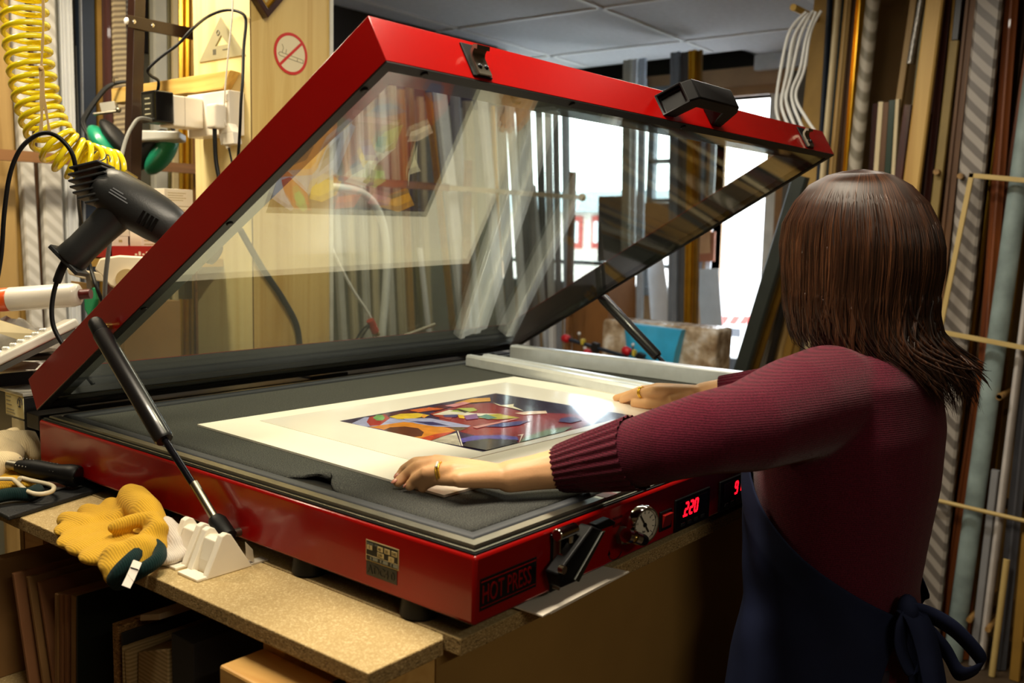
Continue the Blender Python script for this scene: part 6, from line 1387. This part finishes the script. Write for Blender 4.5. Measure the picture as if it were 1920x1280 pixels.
# fittings seen behind the lid glass: red connector with cables, thin rod
rc = thing('red_connector', ony(702, 614, 1.30), 'red and brass hose connector with black leads behind the lid glass', 'connector')
MB().cyl(ony(694, 600, 1.30), ony(704, 622, 1.30), .011, 14).build('collar', P('connector_red', '#b5402c', rough=0.4), rc, smooth=50); MB().cyl(ony(704, 620, 1.30), ony(708, 628, 1.30), .008, 14).build('brass_end', brass, rc, smooth=50)
for o in (0, 8): MB().tube(smoothpath([ony(692+o*.5, 608, 1.30), ony(678+o, 620, 1.30), ony(666+o, 645, 1.30), ony(664+o, 690, 1.30)], 6), .003, 8).build('lead', black, rc, smooth=60)
hz_ = P('braid_hose', '#cfd2cc', rough=0.3, var=0.1)
tag(MB().tube(smoothpath([ony(x, y, 1.50) for x, y in [(600, 350), (640, 352), (675, 360), (700, 380), (718, 420), (725, 480), (722, 560), (716, 640), (716, 720)]], 8), .0115, 14).build('braided_hose', hz_, smooth=60), 'pale braided hose arching down behind the lid glass', 'hose')
tag(MB().tube(smoothpath([ony(x, y, 1.45) for x, y in [(590, 300), (600, 400), (625, 470), (660, 540), (697, 600), (708, 660), (712, 770)]], 8), .004, 10).build('clear_hose', hm, smooth=60), 'thin clear hose running to the red connector behind the glass', 'hose')
tag(MB().tube([ony(690, 655, 1.00), ony(815, 608, 1.00)], .0045, 10).build('thin_rod', P('rod_grey', '#8c8672', rough=0.4, metal=0.5)), 'thin grey rod with brass tip lying behind the lid hinge', 'rod')
tag(MB().tube(smoothpath([ony(x, y, 1.17) for x, y in [(450, 430), (490, 500), (530, 560), (556, 610), (562, 660), (562, 720)]], 8), .007, 12).build('black_hose', P('hose_dark', '#2a2c2e', rough=0.45), smooth=60), 'dark hose curving down the front of the column behind the glass', 'hose')
# ---------------------------------------------------------------- on the bench in front of the press side
zb_pad = ZB+.0005
pd = [onz(16, 977, zb_pad), onz(192, 921, zb_pad), onz(158, 894, zb_pad), onz(-40, 948, zb_pad)]
pad = tag(MB().prism(pd, (0, 0, .007)).build('black_pad', P('pad_black', '#131517', rough=0.55, var=0.35, nscale=60, bs=0.6, bscale=240), bevel=.002), 'flat black pad overhanging the bench edge under the hammer', 'pad')
zp = ZB+.008
# yellow knitted gloves
yk = KNIT('glove_yellow', '#e2b032', '#b98c22', 2400, 'X'); gk = KNIT('glove_green', '#0b2c2b', '#051618', 2400, 'X'); ck = KNIT('glove_cream', '#ddcba2', '#c0a97e', 2400, 'X'); wk = KNIT('glove_white', '#e3d8cc', '#c8bbae', 2400, 'X')
def gp(x, y, z): return onz(x, y, ZB+z)
def egg(m, x, y, z, r, h): c = gp(x, y, z); ell(m, c, [V((r, 0, 0)), V((0, r, 0)), V((0, 0, h))], 14)
m = MB()
for x, y, r, h in [(150, 990, .034, .010), (185, 1000, .036, .012), (222, 1003, .036, .013), (175, 1022, .034, .011), (212, 1035, .034, .013), (245, 1022, .032, .014), (270, 1005, .028, .016), (228, 1055, .028, .012), (262, 1035, .026, .016), (232, 985, .034, .012), (285, 1000, .020, .020), (165, 1005, .036, .011), (200, 1018, .036, .013), (232, 1020, .034, .014), (205, 985, .034, .011), (250, 1000, .032, .015), (190, 1040, .028, .010), (150, 1012, .030, .009), (245, 1042, .026, .014)]: egg(m, x, y, .013, r, h)
cap(m, [gp(168, 992, .012), gp(136, 980, .012), gp(124, 975, .012)], [.018, .016, .013]); cap(m, [gp(195, 985, .012), gp(172, 967, .012), gp(163, 961, .012)], [.020, .017, .014]); cap(m, [gp(225, 985, .013), gp(212, 962, .013), gp(208, 950, .013)], [.022, .018, .015])
cap(m, [gp(184, 980, .010), gp(168, 972, .009)], [.016, .013]); cap(m, [gp(206, 970, .010), gp(190, 962, .009)], [.016, .013])
cap(m, [gp(292, 985, .032), gp(275, 960, .042), gp(252, 938, .040), gp(244, 928, .034)], [.017, .021, .022, .017])
cap(m, [gp(275, 1015, .026), gp(300, 990, .040), gp(288, 972, .046), gp(255, 975, .044), gp(222, 985, .040), gp(212, 989, .038)], [.014, .013, .011, .010, .0095, .008])
cap(m, [gp(225, 1050, .014), gp(216, 1078, .004)], [.024, .014]); cap(m, [gp(262, 1040, .018), gp(245, 1064, .010)], [.026, .016]); cap(m, [gp(285, 1015, .022), gp(292, 1030, .018)], [.020, .015])
yg = tag(m.build('work_glove', yk, remesh=.0032, rlx=10), 'yellow knitted work glove with dark green cuff flopped over the bench edge', 'glove')
def cp(x, y, dd): p = onz(x, min(y, 1060), ZB+.012); D_ = (p-CAM).dot(RZ); return atd(x, y, D_-dd)
path = smoothpath([cp(x, y, d_) for x, y, d_ in [(214, 1086, .018), (224, 1070, .022), (244, 1050, .030), (268, 1030, .040), (288, 1022, .040), (299, 1032, .034), (296, 1048, .026), (274, 1064, .014), (246, 1080, .010), (224, 1093, .010)]], 6, True); path.append(path[0])
MB().tube(path, .0085, 10, caps=False).build('green_cuff', gk, yg, smooth=180, label='dark green cuff edge')
tg_ = [(258, 1052, .036), (252, 1066, .046), (244, 1084, .058), (236, 1100, .068)]
m = MB(); vs = []
for x, y, d_ in tg_: vs += [cp(x-8, y-3, d_), cp(x+8, y+3, d_)]
m.add(vs, [(2*i, 2*i+1, 2*i+3, 2*i+2) for i in range(3)]); tgl = m.build('care_label', P('label_cloth', '#ddd3c8', rough=0.7), yg, solid=.0006, label='white sewn-in label')
m = MB()
q = text_mb('CE', .0095, cp(243, 1082, .0600), RX*.75-RY*-.9, RX*-.55-RY*.85, .0002); m.add(q.v, q.f)
m.obox(cp(252, 1066, .0480), RX*.0045+RY*.0014, RY*.0008, RZ*.0003)
m.build('label_print', lbl, tgl)
m = MB()
for x, y, r, h in [(322, 1000, .020, .014), (345, 1008, .022, .012), (330, 1025, .022, .014), (312, 1042, .022, .010), (345, 1035, .018, .010), (290, 1045, .018, .010)]: egg(m, x, y, .010, r, h)
cap(m, [gp(330, 1020, .018), gp(318, 995, .030), gp(312, 982, .034)], [.014, .014, .011]); cap(m, [gp(345, 1005, .012), gp(370, 1000, .010)], [.013, .011])
tag(m.build('cotton_glove', wk, remesh=.0032, rlx=9), 'white cotton glove tucked under the yellow one beside the corner clips', 'glove')
# cream glove heap, second yellow glove, hammer, wire handle and scraper on the pad
m = MB()
zz = .030
for x, y, r, h in [(-10, 850, .034, .030), (10, 838, .030, .030), (28, 828, .026, .026), (45, 826, .020, .022), (5, 865, .030, .016)]: egg(m, x, y, zz+.008, r, h)
cap(m, [gp(40, 822, .05), gp(55, 820, .05), gp(60, 835, .04), gp(66, 852, .025), gp(68, 862, .014)], [.016, .015, .014, .0125, .010]); cap(m, [gp(20, 850, .035), gp(0, 872, .026), gp(-20, 890, .024)], [.022, .022, .020])
tag(m.build('cotton_glove', ck, remesh=.0035, rlx=9), 'cream cotton glove bundled at the press corner above the hammer', 'glove')
m = MB()
for x, y, r, h in [(10, 905, .030, .008), (35, 900, .026, .008), (-10, 895, .030, .010), (55, 905, .018, .007)]: egg(m, x, y, .0165, r, h)
cap(m, [gp(20, 890, .018), gp(45, 880, .018), (gp(60, 878, .017))], [.012, .011, .010])
y2 = tag(m.build('work_glove', yk, remesh=.0035, rlx=8), 'flattened yellow work glove under the hammer on the black pad', 'glove')
MB().tube(smoothpath([gp(-25, 938, .018), gp(0, 930, .020), gp(25, 926, .020), (gp(55, 926, .018)), gp(72, 918, .015)], 6), [.010]*24+[.008], 10).build('green_cuff', gk, y2, smooth=180)
ham = thing('hammer', gp(90, 890, .04), 'hammer with a black rubber grip lying against the press side', 'hammer')
ha, hb = gp(146, 893, .028), gp(34, 874, .036); hxx = (hb-ha).normalized()
MB().tube([ha-hxx*.002, ha+hxx*.002, ha+hxx*.014, ha+hxx*.032, ha+hxx*.075, ha.lerp(hb, .9), hb], [.0150, .0170, .0172, .0142, .0150, .0118, .0098], 24).build('grip', black, ham, smooth=45)
MB().lathe([(.0145, 0), (.0140, .0015), (.010, .0022)], ha-hxx*.0015, -hxx, 24).build('grip_cap', blackg, ham, smooth=45)
m = MB()
for k in range(12): m.ball(ha+hxx*(.036+.006*k)-RZ*.0128-RY*.004, .0012, 6); m.ball(ha+hxx*(.036+.006*k)-RY*.0138, .0012, 6)
m.build('grip_dots', P('grip_grey', '#85847c', rough=0.5), ham)
hc = hb+hxx*.15
MB().tube([hb-hxx*.01, hb+hxx*.02, hc], [.0085, .0075, .0075], 14).build('shaft', steel, ham, smooth=50)
hv = hxx.cross(V((0, 0, 1))).normalized(); MB().tube([hc-hv*.05, hc-hv*.02, hc+hv*.03, hc+hv*.05], [.014, .011, .011, .015], 18).build('head', steel, ham, smooth=40)
tag(MB().tube(smoothpath([gp(x, y, z) for x, y, z in [(-20, 898, .030), (20, 898, .028), (30, 903, .026), (50, 920, .024), (72, 926, .022), (95, 922, .022), (101, 914, .022), (92, 908, .022), (60, 901, .024), (40, 896, .026), (36, 899, .027)]], 8), .0034, 10).build('wire_handle', P('wire_cream', '#cfc3a6', rough=0.35), smooth=60), 'cream coated wire handle bent in a loop on the black pad', 'handle')['kind'] = 'thing'
sp_ = thing('scraper', gp(95, 912, .012), 'grey steel scraper blade under the hammer grip', 'scraper')
MB().prism([gp(72, 905, .0095), gp(96, 900, .0095), gp(126, 913, .0095), gp(104, 919, .0095)], (0, 0, .002)).build('blade', P('scraper_steel', '#b3b0aa', rough=0.3, metal=0.7), sp_)
MB().tube([gp(84, 903, .012), gp(66, 897, .014), gp(40, 892, .016)], [.006, .007, .006], 10).build('tang', gk, sp_, smooth=50)
# white plastic corner clips and small angle bracket
clipm = P('clip_white', '#f0e8d6', rough=0.35, var=0.02)
def corner_clip(y0, dx, lab):
    x0, x1 = onz(388, 1088, ZB).x+dx, onz(475, 1062, ZB).x+dx; zt_ = ony(425, 1000, .352).z; xa = ony(424, 1000, .352).x+dx
    o = thing('corner_clip', V(((x0+x1)/2, y0, ZB)), lab, 'clip', 'white corner clips on the bench')
    h = zt_-ZB; w_ = xa-x0
    m = MB(); T1 = [V((x0, y0, ZB+.0002)), V((x1, y0, ZB+.0002)), V((x1-.011, y0, ZB+h*.36)), V((xa+.007, y0, ZB+h*.95)), V((xa+.001, y0, ZB+h)), V((xa-.005, y0, ZB+h*.95)), V((x0+.002, y0, ZB+.006))]
    m.prism(T1, (0, .010, 0)); m.prism([p+V((0, .034, 0)) for p in T1], (0, .010, 0)); m.build('cheek', clipm, o, bevel=.0012)
    m = MB(); T2 = [V((x0+.010, y0+.010, ZB+.0004)), V((x1-.006, y0+.010, ZB+.0004)), V((x1-.016, y0+.010, ZB+.012)), V((xa+.012, y0+.010, ZB+h*.80)), V((xa-.001, y0+.010, ZB+h*.86)), V((xa-.008, y0+.010, ZB+h*.80)), V((x0+.012, y0+.010, ZB+.016))]
    m.prism(T2, (0, .024, 0)); m.build('saddle', clipm, o, bevel=.0012)
    MB().box((x0-.012, y0+.001, ZB+.0002), (x0+.006, y0+.043, ZB+.0035)).build('foot', clipm, o, bevel=.0008)
corner_clip(.352, 0, 'white corner clip nearest the bench front'); corner_clip(.405, .004, 'white corner clip behind the other, next to the white glove')
a = onz(478, 1057, ZB); br = thing('angle_bracket', a, 'small pale angle bracket standing between clip and press', 'bracket')
p0, p1, p2, p3 = ony(461, 1015, a.y), ony(475, 1032, a.y), ony(478, 1057, a.y), ony(463, 1048, a.y)
MB().prism([ony(460, 1016, a.y), ony(474, 1030, a.y), ony(477, 1056, a.y), ony(462, 1045, a.y)], (.001, .0020, 0)).build('upright_plate', P('bracket_pale', '#cfc6b4', rough=0.4, metal=0.3), br)
MB().box((a.x-.006, a.y-.002, ZB+.0002), (a.x+.018, a.y+.012, ZB+.0022)).build('base_plate', P('bracket_pale', '#cfc6b4'), br)
# thin white boards poking out under the press front
s_ = [onz(998, 1138, ZB), onz(1170, 1068, ZB), onz(1180, 1074, ZB), onz(1033, 1152, ZB)]
e0 = s_[1]-s_[0]
def strip(q, z, lab):
    q = [V((p.x, p.y, ZB+z)) for p in q]; tag(MB().prism(q, (0, 0, .0022)).build('white_card_strip', P('card_white', '#e9dfce', rough=0.6, var=0.03), bevel=.0004), lab, 'card')
strip([V((.095, .10, 0)), V((.262, .10, 0)), V((s_[2].x, s_[2].y, 0)), V((s_[3].x, s_[3].y, 0))], .0003, 'lower white card strip poking out under the press front')
strip([V((.098, .09, 0)), V((.240, .09, 0)), V((.238, -.006, 0)), V((.100, -.010, 0))], .0030, 'upper white card strip poking out under the press front')
# everything that can be moved is a thing
for o in list(SC.objects):
    if o.parent is None and o.get('category') and not o.get('kind'): o['kind'] = 'thing'
